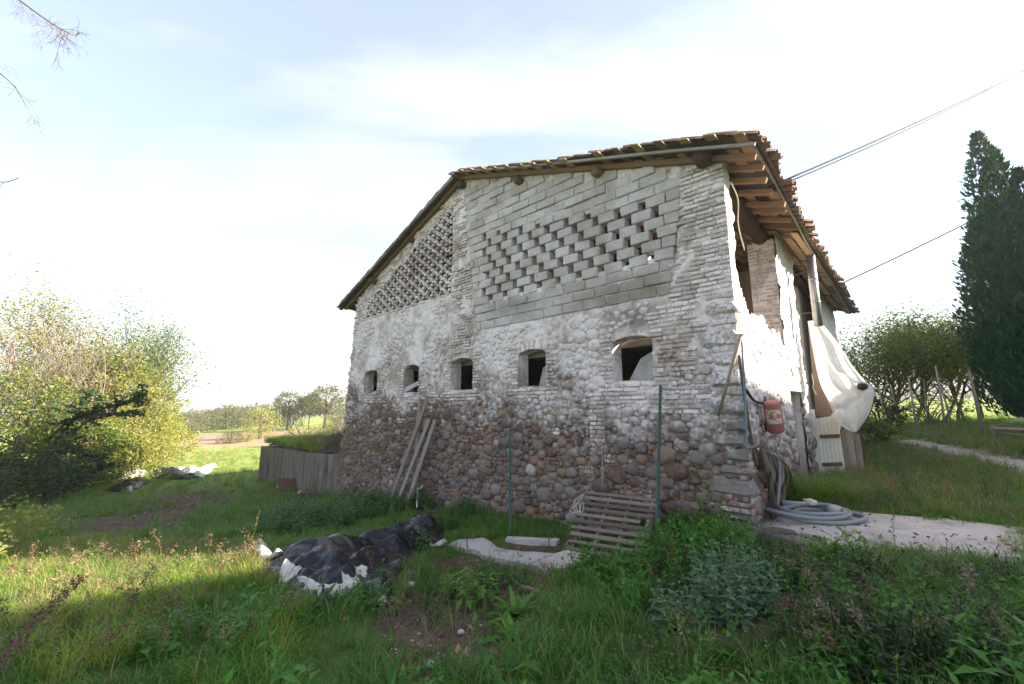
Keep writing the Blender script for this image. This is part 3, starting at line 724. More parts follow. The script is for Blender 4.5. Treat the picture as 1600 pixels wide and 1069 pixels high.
for (u, r_, dz, v0) in ((.26, .135, -.36, -.20), (2.25, .105, -.36, -.13), (4.35, .10, -.36, -.12), (6.38, .11, -.40, -.14), (8.7, .09, -.36, -.12), (10.85, .10, -.36, -.2)):
    m = MB(); n = 14; m.tube([(-u + .02 * math.sin(i * 1.3), v0 + (12.7 - v0) * i / n, zt(u) + sag(u, v0 + (12.7 - v0) * i / n) + dz + .0) for i in range(n + 1)], [r_ * (1 + .06 * math.sin(i * 2.1)) for i in range(n + 1)], 10)
    ob('purlin', m.me('purlin', M['beam'], True), roof)
for (ua, ub, o) in ((-.54, 6.3, .30), (6.5, 12.95, .28)):
    m = MB(); n = 8
    for i in range(n):
        a, b = ua + (ub - ua) * i / n, ua + (ub - ua) * (i + 1) / n
        m.beam((-a, -o + .01, zt(a) - .15 + .012 * math.sin(i)), (-b, -o + .01, zt(b) - .15 + .012 * math.sin(i + 1)), .05, .045)
    ob('verge_board', m.me('verge_board', M['greywood']), roof)
m = MB(); m.tube([(.47, V0 + .1 + i * 1.05, zt(-.5) + sag(-.5, V0 + i * 1.05) - .17) for i in range(13)], .022, 6); ob('eave_batten', m.me('eave_batten', M['greywood'], True), roof)
# ------------------------------------------------------------------ ground sheet
def grid_axis(n, s, far): 
    t = np.linspace(-1, 1, 2 * n + 1); b = math.asinh(far / s); return s * np.sinh(t * b)
gx = grid_axis(150, 6, 520); gy = grid_axis(150, 6, 520) + 8
X, Y = np.meshgrid(gx, gy); Z = hts(X.ravel(), Y.ravel())
nx = len(gx); idx = np.arange(nx * len(gy)).reshape(len(gy), nx)
gf = np.stack([idx[:-1, :-1].ravel(), idx[:-1, 1:].ravel(), idx[1:, 1:].ravel(), idx[1:, :-1].ravel()], 1)
def mk_ground():
    m = NT('field_ground'); n1 = m.noise(.35, 6, .6); n2 = m.noise(5, 6, .7); n3 = m.noise(40, 4, .7)
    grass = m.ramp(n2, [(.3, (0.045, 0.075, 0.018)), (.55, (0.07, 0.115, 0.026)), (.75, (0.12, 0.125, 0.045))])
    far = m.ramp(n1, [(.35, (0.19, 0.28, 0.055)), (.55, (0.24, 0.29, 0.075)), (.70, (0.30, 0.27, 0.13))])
    soil = m.ramp(m.noise(9, 7, .75), [(.3, (0.045, 0.032, 0.023)), (.5, (0.095, 0.07, 0.05)), (.72, (0.17, 0.13, 0.095))])
    far = m.mix(m.attr('plough').outputs['Fac'], far, m.ramp(n2, [(.3, (0.24, 0.165, 0.115)), (.7, (0.36, 0.27, 0.20))]))
    ds = m.attr('bare').outputs['Fac']; fa = m.attr('far').outputs['Fac']
    f = m.rng(m.math('ADD', ds, m.math('MULTIPLY', m.math('SUBTRACT', n2, .5), .7)), .35, .6)
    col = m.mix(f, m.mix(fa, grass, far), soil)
    return m.surf(col, .95, m.bump(m.math('ADD', n3, m.math('MULTIPLY', m.noise(150, 3), .5)), .7, .03), .1)
def poly(px): return np.array([G(*p)[:2] for p in px])
def inpoly(P, x, y):
    x = np.asarray(x); y = np.asarray(y); r = np.zeros(x.shape, bool); j = len(P) - 1
    for i in range(len(P)):
        xi, yi = P[i]; xj, yj = P[j]
        c = ((yi > y) != (yj > y)) & (x < (xj - xi) * (y - yi) / (yj - yi + 1e-12) + xi); r ^= c; j = i
    return r
Z_DIRT = poly([(60, 830), (110, 800), (230, 775), (310, 758), (385, 770), (340, 805), (250, 830), (150, 852), (70, 850)])
Z_NETTLE = poly([(400, 812), (480, 800), (560, 788), (700, 790), (780, 800), (772, 838), (690, 838), (640, 822), (520, 838), (420, 838)])
Z_SOIL = poly([(640, 880), (720, 866), (860, 892), (885, 930), (830, 1000), (770, 1069), (630, 1069), (585, 965)])
Z_WEED = poly([(930, 880), (1010, 858), (1080, 830), (1170, 858), (1190, 890), (1300, 908), (1600, 918), (1600, 1069), (900, 1069), (860, 960)])
Z_RIGHT = poly([(1235, 795), (1240, 752), (1340, 742), (1350, 690), (1420, 690), (1500, 715), (1600, 740), (1600, 825), (1340, 802)])
Z_BANK = poly([(1360, 668), (1480, 660), (1600, 668), (1600, 728), (1500, 708), (1425, 686)])
Z_PLOUGH = poly([(255, 684), (330, 678), (420, 672), (560, 668), (560, 682), (460, 690), (400, 697), (255, 698)])
Z_TRACK = poly([(1400, 689), (1432, 689), (1500, 704), (1600, 724), (1700, 744), (1700, 760), (1600, 741), (1500, 717), (1412, 698)])
Z_PATH = poly([(1168, 838), (1185, 812), (1235, 798), (1335, 803), (1440, 814), (1600, 832), (1600, 885), (1420, 872), (1290, 868), (1215, 866)])
Z_PIT = poly([(785, 842), (880, 838), (885, 862), (800, 862)])
# footprints where no plant grows
def barn_uv(x, y): 
    dx, dy = x - KC[0], y - KC[1]; return dx * d1[0] + dy * d1[1], dx * d2[0] + dy * d2[1]
def in_barn(x, y, m=0.06):
    u, v = barn_uv(x, y); return (u > -m) & (u < 12.75) & (v > -m) & (v < 12.7)
def soft(P, x, y, d=.25):
    s = np.zeros(len(x))
    for dx, dy in ((0, 0), (d, 0), (-d, 0), (0, d), (0, -d)): s += inpoly(P, x + dx, y + dy)
    return s / 5
xr, yr = X.ravel(), Y.ravel(); dist = np.hypot(xr, yr)
bare = np.maximum.reduce([soft(Z_DIRT, xr, yr, .9) * .62, 1.0 * soft(Z_SOIL, xr, yr, .3), .5 * soft(Z_WEED, xr, yr, .3), .9 * soft(Z_TRACK, xr, yr, .3), in_barn(xr, yr, .5) * .8, soft(Z_PIT, xr, yr, .15)])
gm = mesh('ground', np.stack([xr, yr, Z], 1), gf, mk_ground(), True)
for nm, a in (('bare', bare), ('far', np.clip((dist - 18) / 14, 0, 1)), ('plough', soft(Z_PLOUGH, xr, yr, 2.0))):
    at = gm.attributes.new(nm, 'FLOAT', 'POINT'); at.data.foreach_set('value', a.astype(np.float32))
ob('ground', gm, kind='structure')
# ------------------------------------------------------------------ things around the barn
def V3(a): return Vector((float(a[0]), float(a[1]), float(a[2])))
def Fw(px, py, o=0.0):                            # sight line onto the gable wall, as a world point
    u, z = at_front(px, py, o); return V3(W(u, -o, z))
def Sw(px, py, o=0.0):
    v, z = at_side(px, py, o); return V3(W(-o, v, z))
def Vw(px, py, v):
    u, z = at_v(px, py, v); return V3(W(u, v, z))
def Gw(px, py, dz=0.0): p = G(px, py); return Vector((p[0], p[1], p[2] + dz))
def local(o, mb):                                  # shift a shape built in world metres to its thing's base
    b = o.location; mb.v = [(x - b.x, y - b.y, z - b.z) for x, y, z in mb.v]; return mb
def solid(name, mb, mat, label, cat, group=None, smooth=False, base=None):
    b = Vector(base) if base is not None else Vector((sum(v[0] for v in mb.v) / len(mb.v), sum(v[1] for v in mb.v) / len(mb.v), min(v[2] for v in mb.v)))
    mb.v = [(x - b.x, y - b.y, z - b.z) for x, y, z in mb.v]
    o = ob(name, mb.me(name, M[mat] if isinstance(mat, str) else mat, smooth), None, label, cat, group); o.location = b; return o
def sheet_mat(name, c, trans=0.0, rough=.5, spec=.4, dirt=(.2, .15, .1), damt=.3, sc=6):
    m = NT(name); col = m.mix(m.rng(m.noise(sc, 6, .7), .5, .72, 0, damt), c, dirt); nm = m.n('ShaderNodeTexNoise'); nm.inputs['Scale'].default_value = 3.0; m.put(nm.inputs['Vector'], m.pos()); vv = m.n('ShaderNodeVectorMath'); vv.operation = 'MULTIPLY_ADD'; m.put(vv.inputs[0], nm.outputs['Color']); vv.inputs[1].default_value = (.35, .35, .35); m.put(vv.inputs[2], m.pos())
    nb = m.bump(m.noise(26, 4, .6), .25, .01, m.bump(m.voro(5.5, vv.outputs[0], 'DISTANCE_TO_EDGE'), .55, .06))
    b = m.n('ShaderNodeBsdfPrincipled'); m.put(b.inputs['Base Color'], col); b.inputs['Roughness'].default_value = rough; b.inputs['Specular IOR Level'].default_value = spec; m.put(b.inputs['Normal'], nb)
    if trans:
        t = m.n('ShaderNodeBsdfTranslucent'); m.put(t.inputs[0], col); x = m.n('ShaderNodeMixShader'); x.inputs[0].default_value = trans
        m.t.links.new(b.outputs[0], x.inputs[1]); m.t.links.new(t.outputs[0], x.inputs[2]); m.t.links.new(x.outputs[0], m.out.inputs[0])
    else: m.t.links.new(b.outputs[0], m.out.inputs[0])
    return m.m
M['blackfilm'] = sheet_mat('black_silage_film', (0.008, 0.009, 0.013), 0, .27, .3, (0.07, 0.054, 0.042), .55, 3.0)
M['whitefilm'] = sheet_mat('white_silage_film', (0.55, 0.54, 0.52), .12, .5, .3, (0.28, 0.235, 0.18), .6, 5)
M['hangfilm'] = sheet_mat('milky_plastic_film', (0.86, 0.86, 0.86), .55, .35, .4, (0.74, 0.69, 0.62), .3, 2.5)
M['red'] = mk_plain('faded_red_paint', (0.33, 0.12, 0.10), .6, 0, .3, dirt=(.42, .31, .27), damt=.7)
M['hose'] = mk_plain('grey_rubber_hose', (0.20, 0.215, 0.235), .5, 0, .4, dirt=(.25, .21, .17), damt=.4)
M['blue'] = mk_plain('blue_plastic_pipe', (0.085, 0.15, 0.21), .5, 0, .4)
M['black'] = mk_plain('black_rubber', (0.02, 0.02, 0.022), .6)
M['cable'] = (lambda m: m.surf((.006, .006, .007), .7, None, .1))(NT('black_cable'))
M['whitepaint'] = mk_plain('flaking_white_paint', (0.66, 0.64, 0.60), .75, dirt=(.38, .32, .27), damt=.5, scale=7)
M['rope'] = mk_plain('pale_rope', (0.42, 0.38, 0.31), .95)
M['redboard'] = mk_plain('red_brown_board', (0.13, 0.068, 0.055), .85)
M['earth'] = mk_plain('heaped_earth', (0.09, 0.07, 0.055), .98, scale=3)
M['boardform'] = (lambda m: m.surf(m.mix(m.rng(m.noise(3, 6, .7, m.map(m.pos(), (1.3, 1.3, .22))), .40, .70), (0.235, 0.21, 0.185), (0.075, 0.058, 0.042)), .95, m.bump(m.noise(30, 5), .5, .01), .1))(NT('board_marked_concrete'))
M['meshwall'] = mk_plain('rusty_mesh_panel', (0.20, 0.155, 0.125), .95)

CREASE = [(.8, .6, 1.0, 1.0, .1), (-.35, .94, 1.7, .75, .6), (.97, -.25, 2.3, .40, .3), (.2, .98, 4.1, .26, .8)]
def drape(poly_w, hfun, step=.05, seed=0, fold=.05, edge=.0):
    """a crumpled sheet lying over a heap: grid inside an outline, ridged folds"""
    x0, y0 = poly_w.min(0); x1, y1 = poly_w.max(0); gx_ = np.arange(x0, x1 + step, step); gy_ = np.arange(y0, y1 + step, step)
    XX, YY = np.meshgrid(gx_, gy_); ins = inpoly(poly_w, XX.ravel(), YY.ravel()); H = hts(XX.ravel(), YY.ravel())
    # distance to the outline
    P = poly_w; Q = np.roll(P, -1, 0); D = np.full(XX.size, 9.0); pts = np.stack([XX.ravel(), YY.ravel()], 1)
    for a, b in zip(P, Q):
        ab = b - a; t = np.clip(((pts - a) @ ab) / (ab @ ab + 1e-9), 0, 1); D = np.minimum(D, np.linalg.norm(pts - (a + t[:, None] * ab), axis=1))
    idm = -np.ones(XX.size, int); vs_ = []; n = 0; off = Vector((seed * 3.3, seed * 1.7, 0))
    for i in np.nonzero(ins)[0]:
        x, y = pts[i]; p = Vector((x, y, 0)) + off
        w = Vector((noise.noise(p * 1.3), noise.noise(p * 1.3 + Vector((5, 2, 1))), 0)) * .45
        r1 = 1 - abs(noise.noise(Vector(((p.x + p.y * .5 + w.x) * 1.5, (p.y - p.x * .4 + w.y) * 2.8, 0)))) * 2; r2 = 1 - abs(noise.noise(Vector(((p.x - p.y * .6 + w.y) * 4.4, (p.y + p.x * .5 + w.x) * 2.4, 5)))) * 2; r3 = 1 - abs(noise.noise((p + w * 2) * 9.5)) * 2
        k = min(1.0, D[i] / .22); cr = 0.0
        for (cx_, cy_, fq, am, ph) in CREASE:
            q_ = (x * cx_ + y * cy_) * fq + ph + seed * .37 + 1.1 * w.x * fq; cr += am * (abs(2 * (q_ - math.floor(q_)) - 1) - .5)
        z = H[i] + .03 + hfun(x, y, D[i]) + k * fold * (cr * 1.5 + r1 * abs(r1) * .5 + r2 * abs(r2) * .22) + edge * (1 - k) * noise.noise(p * 4) 
        vs_.append((x + w.x * .25 * k + .03 * noise.noise(p * 6), y + w.y * .25 * k + .03 * noise.noise(p * 6 + off), max(z, H[i] + .015))); idm[i] = n; n += 1
    fs = []; ny, nx_ = XX.shape; I = idm.reshape(ny, nx_)
    for j in range(ny - 1):
        for i in range(nx_ - 1):
            q = (I[j, i], I[j, i + 1], I[j + 1, i + 1], I[j + 1, i])
            if min(q) >= 0: fs.append(q)
    m = MB(); m.v = vs_; m.f = fs; return m
def thick(o, t=.006):
    s = o.modifiers.new('thickness', 'SOLIDIFY'); s.thickness = t; s.offset = -1
# black tarpaulin heap
TARP = poly([(402, 884), (428, 912), (462, 926), (520, 930), (548, 918), (575, 922), (590, 944), (608, 940), (622, 905), (640, 880), (662, 862), (692, 854), (694, 836), (668, 828), (630, 826), (600, 836), (560, 848), (520, 856), (470, 862), (430, 866)])
ca, cb, cc = G(500, 885)[:2], G(590, 870)[:2], G(650, 843)[:2]
def th(x, y, d):
    k = min(1, d / .34)
    return k ** .6 * (.21 * math.exp(-((x - ca[0]) ** 2 + (y - ca[1]) ** 2) / .45) + .13 * math.exp(-((x - cb[0]) ** 2 + (y - cb[1]) ** 2) / .25) + .24 * math.exp(-((x - cc[0]) ** 2 + (y - cc[1]) ** 2) / .6) + .03)
tarp = solid('tarpaulin', drape(TARP, th, .026, 3, .085), 'blackfilm', 'crumpled black plastic tarpaulin with white underside lying on the grass before the barn', 'tarpaulin', None, True)
thick(tarp)
def flap(parent, name, px, w, mat, seed, lift=.10, wmin=.3):
    """a turned-over edge: ribbon following ground points"""
    pts = smooth_path([Gw(x, y, .03) for x, y in px], 8); m = MB(); r = random.Random(seed); n = len(pts); K = 6
    for i, p in enumerate(pts):
        t = (pts[min(i + 1, n - 1)] - pts[max(i - 1, 0)]); t.z = 0; t.normalize(); nrm = Vector((-t.y, t.x, 0)); ww = w * (wmin + (1 - wmin) * math.sin(math.pi * i / (n - 1)) ** .6) * (1 + .18 * math.sin(i * .55 + seed))
        for k in range(K + 1):
            s = k / K; q = p + nrm * ww * (s - .3) + Vector((0, 0, lift * math.sin(s * 2.6) * (1 + .5 * math.sin(i * .5 + seed)) + .012 * math.sin(i * 1.1 + k * 1.3)))
            q.z = max(q.z, ht(q.x, q.y) + .015); m.v.append(tuple(q))
    for i in range(n - 1):
        for k in range(K): a = i * (K + 1) + k; m.f.append((a, a + 1, a + K + 2, a + K + 1))
    o = ob(name, local(parent, m).me(name, M[mat], True), parent); thick(o, .005); return o
def flap2(parent, name, top, bot, ht_, mat, seed):
    T_ = smooth_path([Gw(x, y, ht_) for x, y in top], 10); B_ = smooth_path([Gw(x, y, .025) for x, y in bot], 10); n = min(len(T_), len(B_)); m = MB(); K = 8
    for i in range(n):
        a, b = T_[i * (len(T_) - 1) // (n - 1)], B_[i * (len(B_) - 1) // (n - 1)]
        for k in range(K + 1): t = k / K; q = a.lerp(b, t) + Vector((0, 0, .05 * math.sin(math.pi * t) + .03 * noise.noise(Vector((i * .22, t * 2.2, seed))) * 2)) + Vector((.03 * noise.noise(Vector((i * .3, t, seed + 5))), 0, 0)); m.v.append((q.x, q.y, max(q.z, ht(q.x, q.y) + .015)))
    for i in range(n - 1):
        for k in range(K): a = i * (K + 1) + k; m.f.append((a, a + 1, a + K + 2, a + K + 1))
    o = ob(name, local(parent, m).me(name, M[mat], True), parent); thick(o, .005)
flap2(tarp, 'white_flap', [(446, 890), (460, 900), (472, 908)], [(434, 920), (446, 920), (456, 916)], .15, 'whitefilm', 1)
flap2(tarp, 'white_flap', [(462, 912), (490, 926), (520, 932), (550, 922)], [(466, 924), (490, 937), (522, 940), (554, 930)], .10, 'whitefilm', 2)
flap2(tarp, 'white_flap', [(532, 908), (552, 902), (570, 900)], [(536, 926), (556, 920), (574, 914)], .12, 'whitefilm', 3)
flap(tarp, 'white_flap', [(694, 850), (684, 855), (672, 857)], .16, 'whitefilm', 5, .05)
flap(tarp, 'white_flap', [(588, 946), (594, 950), (601, 944)], .10, 'whitefilm', 6, .03)
flap(tarp, 'grey_flap', [(440, 880), (425, 878), (414, 868), (410, 856)], .20, 'whitefilm', 7, .12, .5)
flap(tarp, 'black_flap', [(455, 938), (475, 942), (500, 936)], .18, 'blackfilm', 8, .03, .5)
# sheets by the bushes
def lying(px, mat, label, cat, seed, h=.25, fold=.06, group=None):
    P = poly(px); c = P.mean(0); o = solid('plastic_sheet', drape(P, lambda x, y, d: h * min(1, d / .5), .11, seed, fold), mat, label, cat, group, True); thick(o); return o
GS = 'plastic sheets dumped by the bushes'
lying([(160, 768), (200, 770), (222, 762), (236, 754), (228, 748), (200, 754), (172, 762)], 'blackfilm', 'dark plastic sheet at the edge of the bare soil below the white sheet', 'plastic sheet', 1, .16, .08, GS)
lying([(170, 757), (200, 752), (228, 745), (232, 738), (215, 737), (192, 744)], 'whitefilm', 'white plastic sheet lying along the foot of the yellow bush', 'plastic sheet', 2, .3, .08, GS)
lying([(236, 748), (262, 750), (300, 750), (312, 746), (280, 738), (250, 733), (236, 737)], 'blackfilm', 'folded grey black sheet between the two white sheets', 'plastic sheet', 3, .18, .09, GS)
lying([(275, 742), (300, 748), (318, 748), (330, 740), (344, 731), (322, 729), (300, 737), (285, 731), (272, 733)], 'whitefilm', 'white plastic sheet bright in the sun farthest into the field', 'plastic sheet', 4, .18, .10, GS)
lying([(126, 762), (142, 764), (144, 755), (130, 753)], 'whitefilm', 'small pale plastic scrap under the bush edge', 'plastic sheet', 5, .3, .1, GS)
lying([(186, 768), (208, 771), (212, 764), (192, 762)], 'whitefilm', 'small crumpled white plastic lying on the bare soil', 'plastic sheet', 6, .18, .12, GS)

# pallet leaning on the wall
TL, TR = Fw(918, 768, .10), Fw(1026, 780, .10); BL, BR = Gw(882, 868, .05), Gw(1003, 892, .05)
pal = empty('pallet', tuple((BL + BR) / 2), 'weathered grey wooden pallet leaning against the cobble wall', 'pallet')
nrm = (BR - BL).cross(TL - BL).normalized()
if nrm.dot(Vector((0, -1, 0))) < 0: nrm = -nrm
for i in range(10):
    t = (i + .35) / 9.8; a = TL.lerp(BL, t); b = TR.lerp(BR, t); r = random.Random(i); ax = (b - a).normalized()
    a = a - ax * r.uniform(-.02, .05); b = b + ax * (r.uniform(-.02, .05) - (.16 if i == 4 else 0)); m = MB()
    m.beam(a + nrm * (.012 + r.uniform(0, .008)), b + nrm * (.012 + r.uniform(0, .008)), .070 * r.uniform(.8, 1.1), .020, nrm, .005)
    o = ob('slat', local(pal, m).me('slat', M['palletwood']), pal)
for s in (.08, .36, .66, .95):
    a = TL.lerp(TR, s) - nrm * .055; b = BL.lerp(BR, s) - nrm * .055; m = MB(); m.beam(a, b, .05, .095, nrm, .004); ob('stringer', local(pal, m).me('stringer', M['palletwood']), pal)
for t in (.06, .5, .93):
    a = TL.lerp(BL, t) - nrm * .115; b = TR.lerp(BR, t) - nrm * .115; m = MB(); m.beam(a, b, .09, .02, nrm, .004); ob('bottom_board', local(pal, m).me('bottom_board', M['palletwood']), pal)
m = MB()
for sd in range(4):
    r = random.Random(sd); a = TL.lerp(BL, .1) + nrm * .05; m.tube(smooth_path([a, TL.lerp(BL, .25) + nrm * .06 + Vector((r.uniform(-.12, 0), 0, r.uniform(-.03, .03))), TL.lerp(BL, .36) + nrm * .05 + Vector((r.uniform(-.16, .02), 0, r.uniform(-.06, .03))), TL.lerp(BL, .42) + nrm * .03 + Vector((r.uniform(-.05, .08), 0, 0)), TL.lerp(BL, .30) + nrm * .06 + Vector((r.uniform(-.02, .1), 0, .03))], 6), .008, 5)
solid('rope', m, 'rope', 'frayed pale rope knotted over the upper left corner of the pallet', 'rope', None, True)

# green posts
def post(top, bot, label):
    t = empty('metal_post', tuple(bot), label, 'post', 'green steel posts by the gable wall'); m = MB(); m.beam(bot - Vector((0, 0, .15)), top, .045, .006); m.beam(bot - Vector((0, 0, .15)) + Vector((.0, -.022, 0)), top + Vector((.0, -.022, 0)), .006, .045)
    ob('shaft', local(t, m).me('shaft', M['greenpaint']), t); n = 9
    for i in range(n):
        p = bot.lerp(top, (i + .6) / n); q = MB(); q.box(Matrix.Translation(p + Vector((.026, -.012, 0))), .012, .02, .02); ob('lug', local(t, q).me('lug', M['greenpaint']), t)
    return t
post(Fw(1032, 602, .06), Gw(1024, 858), 'tall green steel post with rusty top standing beside the pallet')
post(Fw(797, 676, .10), Gw(797, 838), 'shorter green steel post against the cobbles in the middle of the wall')
# planks leaning on the wall
GP = 'planks leaning on the wall'
for i, (a, b, w, lab) in enumerate((((656, 622), (646, 760), .12, 'darker plank behind the other leaning planks, upright against the wall'), ((669, 619), (616, 764), .13, 'longest grey plank leaning on the gable wall, reaching highest'),
                               ((671, 655), (626, 772), .12, 'grey plank in the middle of the two short leaning planks'), ((680, 656), (637, 784), .13, 'pale grey plank on the pallet side of the leaning planks'))):
    m = MB(); p, q = Fw(b[0], b[1], (.30, .42, .50, .58)[i]), Fw(a[0], a[1], (.07, .09, .10, .13)[i]); p = p + (p - q) * max(0, (p.z - ht(p.x, p.y) + .05) / (q.z - p.z))
    m.beam(p, q, w, .03, Vector(tuple(-d2)), .004); o = solid('plank', m, 'greywood', lab, 'plank', GP)
# rope from the window, on the wall
m = MB(); m.tube(smooth_path([Fw(950, 604, .03), Fw(943, 640, .06), Fw(937, 672, .07), Fw(940, 690, .09), Fw(941, 715, .07), Fw(941, 762, .06)], 8), .007, 5)
m.tube(smooth_path([Fw(937, 672, .07), Fw(932, 684, .08), Fw(936, 694, .09), Fw(944, 690, .09), Fw(943, 680, .08), Fw(934, 678, .08), Fw(935, 696, .08)], 8), .007, 5)
solid('rope', m, 'rope', 'thin knotted rope hanging from the sill of the largest window', 'rope', None, True)
# a bit of cable near the corner
m = MB(); m.tube(smooth_path([Fw(1085, 470, .04), Fw(1072, 488, .06), Fw(1060, 497, .04), Fw(1051, 510, .05)], 8), .006, 5); solid('cable', m, 'rope', 'short loose cable end on the brickwork by the corner above the largest window', 'cable', None, True)

# concrete rim of the pit
def slab(name, px, h, mat, label, cat, seed=0, kind=None, dz=0.0, up=None):
    P = [Gw(x, y) for x, y in px]; r = random.Random(seed); Q = []
    for i in range(len(P)):
        a, b = P[i], P[(i + 1) % len(P)]; k = max(1, int((b - a).length / .12))
        for j in range(k): q = a.lerp(b, j / k); Q.append(Vector((q.x + r.uniform(-.02, .02), q.y + r.uniform(-.02, .02), 0)))
    m = MB(); n = len(Q)
    zt_ = [ht(q.x, q.y) + h + r.uniform(-.006, .006) for q in Q]
    if up is not None: zt_ = [up + r.uniform(-.004, .004) for _ in Q]
    m.v = [(q.x, q.y, z + dz) for q, z in zip(Q, zt_)] + [(q.x, q.y, ht(q.x, q.y) - .2) for q in Q]
    m.f = [(i, (i + 1) % n, (i + 1) % n + n, i + n)[::-1] for i in range(n)]
    bm = bmesh.new(); vv = [bm.verts.new(v) for v in m.v]; 
    for q in m.f: bm.faces.new([vv[i] for i in q])
    bmesh.ops.triangulate(bm, faces=[bm.faces.new(vv[:n])], ngon_method='EAR_CLIP'); bmesh.ops.recalc_face_normals(bm, faces=bm.faces[:])
    me = bpy.data.meshes.new(name); bm.to_mesh(me); bm.free(); me.materials.append(M[mat]); return ob(name, me, None, label, cat, None, kind)
slab('pit_rim', [(700, 858), (715, 850), (752, 847), (766, 852), (775, 862), (800, 868), (836, 870), (868, 872), (890, 866), (925, 874), (918, 884), (884, 896), (852, 900), (836, 892), (800, 886), (760, 876), (742, 866), (720, 864)], .07, 'concrete', 'broken pale concrete rim of a shallow pit left of the pallet', 'concrete rim', 1)
m = MB(); m.beam(Gw(792, 845, -.03), Gw(872, 851, -.01), .13, .16, jit=.02); solid('concrete_kerb', m, 'concrete', 'short grey concrete kerb across the back of the pit under the cobble wall', 'kerb')
path = slab('concrete_path', [(1172, 842), (1185, 814), (1240, 797), (1335, 803), (1440, 814), (1600, 832), (1760, 850), (1760, 905), (1600, 886), (1430, 874), (1330, 866), (1296, 868), (1290, 846), (1226, 838)], .05, 'concrete', None, None, 2, 'structure')
# drain channel with slotted cover
A, B = Gw(1176, 842, .0), Gw(1292, 866, .0); ax = (B - A).normalized(); sd = Vector((ax.y, -ax.x, 0)).normalized()
if sd.y > 0: sd = -sd
dr = empty('drain_channel', tuple((A + B) / 2), 'grey metal drain channel with slotted cover at the near edge of the concrete', 'drain')
A.z = B.z = max(A.z, B.z) + .05; m = MB(); m.beam(A - Vector((0, 0, .07)), B - Vector((0, 0, .07)), .26, .16); ob('channel_body', local(dr, m).me('channel_body', M['zinc']), dr)
n = 22; bar = MB(); bar.box(I4, .022, .25, .012); bme = bar.me('grate_bar', M['zinc'])
for i in range(n):
    p = A.lerp(B, (i + .5) / n) + Vector((0, 0, .020)) - dr.location
    o = ob('grate_bar', bme, dr); o.location = p; o.rotation_euler = (0, 0, math.atan2(ax.y, ax.x))
# hose coil
hc = Gw(1272, 815, .04); r = random.Random(4); pts = []
for i in range(int(4.4 * 26)):
    a = i / 26 * 2 * math.pi; lp = i / 26; k = .43 + .09 * math.sin(lp * 2.9) + .05 * math.sin(a * .37 + 1) + .025 * math.sin(a * 1.6 + lp * 4)
    pts.append(hc + Vector((k * math.cos(a) * 1.05 + .10 * math.sin(lp * 1.7), k * math.sin(a) * .92 + .10 * math.cos(lp * 2.3), .045 + .03 * lp * .8 + .012 * math.sin(a * 2 + lp * 3))))
pts += [pts[-1] + Vector((-.12 * j, -.04 * j + .02 * j * j, -.022 * j)) for j in range(1, 5)]
m = MB(); m.tube(pts, .030, 8); solid('hose', m, 'hose', 'coiled thick grey hose lying on the concrete by the barn corner', 'hose', None, True)
m = MB(); m.tube([hc + Vector((-.3, .12, .19)), hc + Vector((.05, -.02, .22))], .014, 8); solid('plastic_pipe', m, 'rope', 'short white plastic pipe lying across the hose coil', 'pipe', None, True)
def cobble_thing(p, s, lab, cat='stone', mat='concrete', grp=None, nm='stone', seed=2):
    me = cobble(seed, M[mat], 2, .35); o = ob(nm, me, None, lab, cat, grp); o.location = p; o.scale = s; o.rotation_euler = (0, 0, seed); return o
cobble_thing(hc + Vector((.30, -.02, .12)), (.17, .15, .14), 'round grey stone sitting inside the hose coil', seed=5)
cobble_thing(hc + Vector((.0, .04, .22)), (.17, .12, .09), 'crumpled dirty white rag on top of the hose coil', 'rag', 'whitefilm', nm='rag', seed=8)
cobble_thing(Gw(1218, 846, .1), (.36, .22, .10), 'flat brown clod lying on the drain cover', 'clod', 'earth', nm='clod', seed=9)

# ---- on the sunlit long wall
red = empty('metal_canister', tuple(Sw(1211, 678, .16)), 'faded red steel canister with a pale worn label hanging on the sunlit wall', 'canister')
top, bot = Sw(1205, 627, .20), Sw(1213, 676, .20); axv = (bot - top).normalized(); m = MB(); Rr = .122; L = (bot - top).length
prof = [(0, .03), (.004, .085), (.02, .115), (.05, Rr), (L - .045, Rr), (L - .015, .108), (L - .002, .08), (L, .02)]
m.tube([top + axv * t for t, _ in prof], [q for _, q in prof], 20); ob('body', local(red, m).me('body', M['red'], True), red)
m = MB(); cdir = (Vector((CAM[0], CAM[1], top.z)) - top); cdir = (cdir - axv * cdir.dot(axv)).normalized(); sdir = axv.cross(cdir)
n = 10
for j in (0, 1):
    for i in range(n + 1):
        a = (-.95 + 1.9 * i / n); p = top + axv * (L * (.22 if j == 0 else .66)) + (cdir * math.cos(a) + sdir * math.sin(a)) * (Rr + .003); m.v.append(tuple(p))
m.f = [(i, i + 1, i + n + 2, i + n + 1) for i in range(n)]
def mk_label():
    q = NT('worn_paper_label'); v = q.map(q.pos(), (10, 10, 36)); t = q.noise(4, 3, .8, v)
    lines = q.math('MULTIPLY', q.math('GREATER_THAN', t, .56), q.math('GREATER_THAN', q.math('SINE', q.math('MULTIPLY', q.z(), 95)), .1))
    return q.surf(q.mix(q.math('MULTIPLY', lines, .55), q.mix(q.rng(q.noise(8, 6, .7), .48, .56), (0.56, 0.50, 0.44), (.40, .14, .11)), (.30, .09, .075)), .7)
M['label'] = mk_label(); ob('paper_label', local(red, m).me('paper_label', M['label'], True), red)
m = MB(); m.beam(Sw(1194, 620, .02), Sw(1197, 674, .02), .04, .05, jit=.004); m.beam(Sw(1194, 630, .03), top + axv * .12, .03, .012); m.beam(Sw(1196, 655, .03), top + axv * .36, .03, .012); ob('bracket', local(red, m).me('bracket', M['rust']), red)
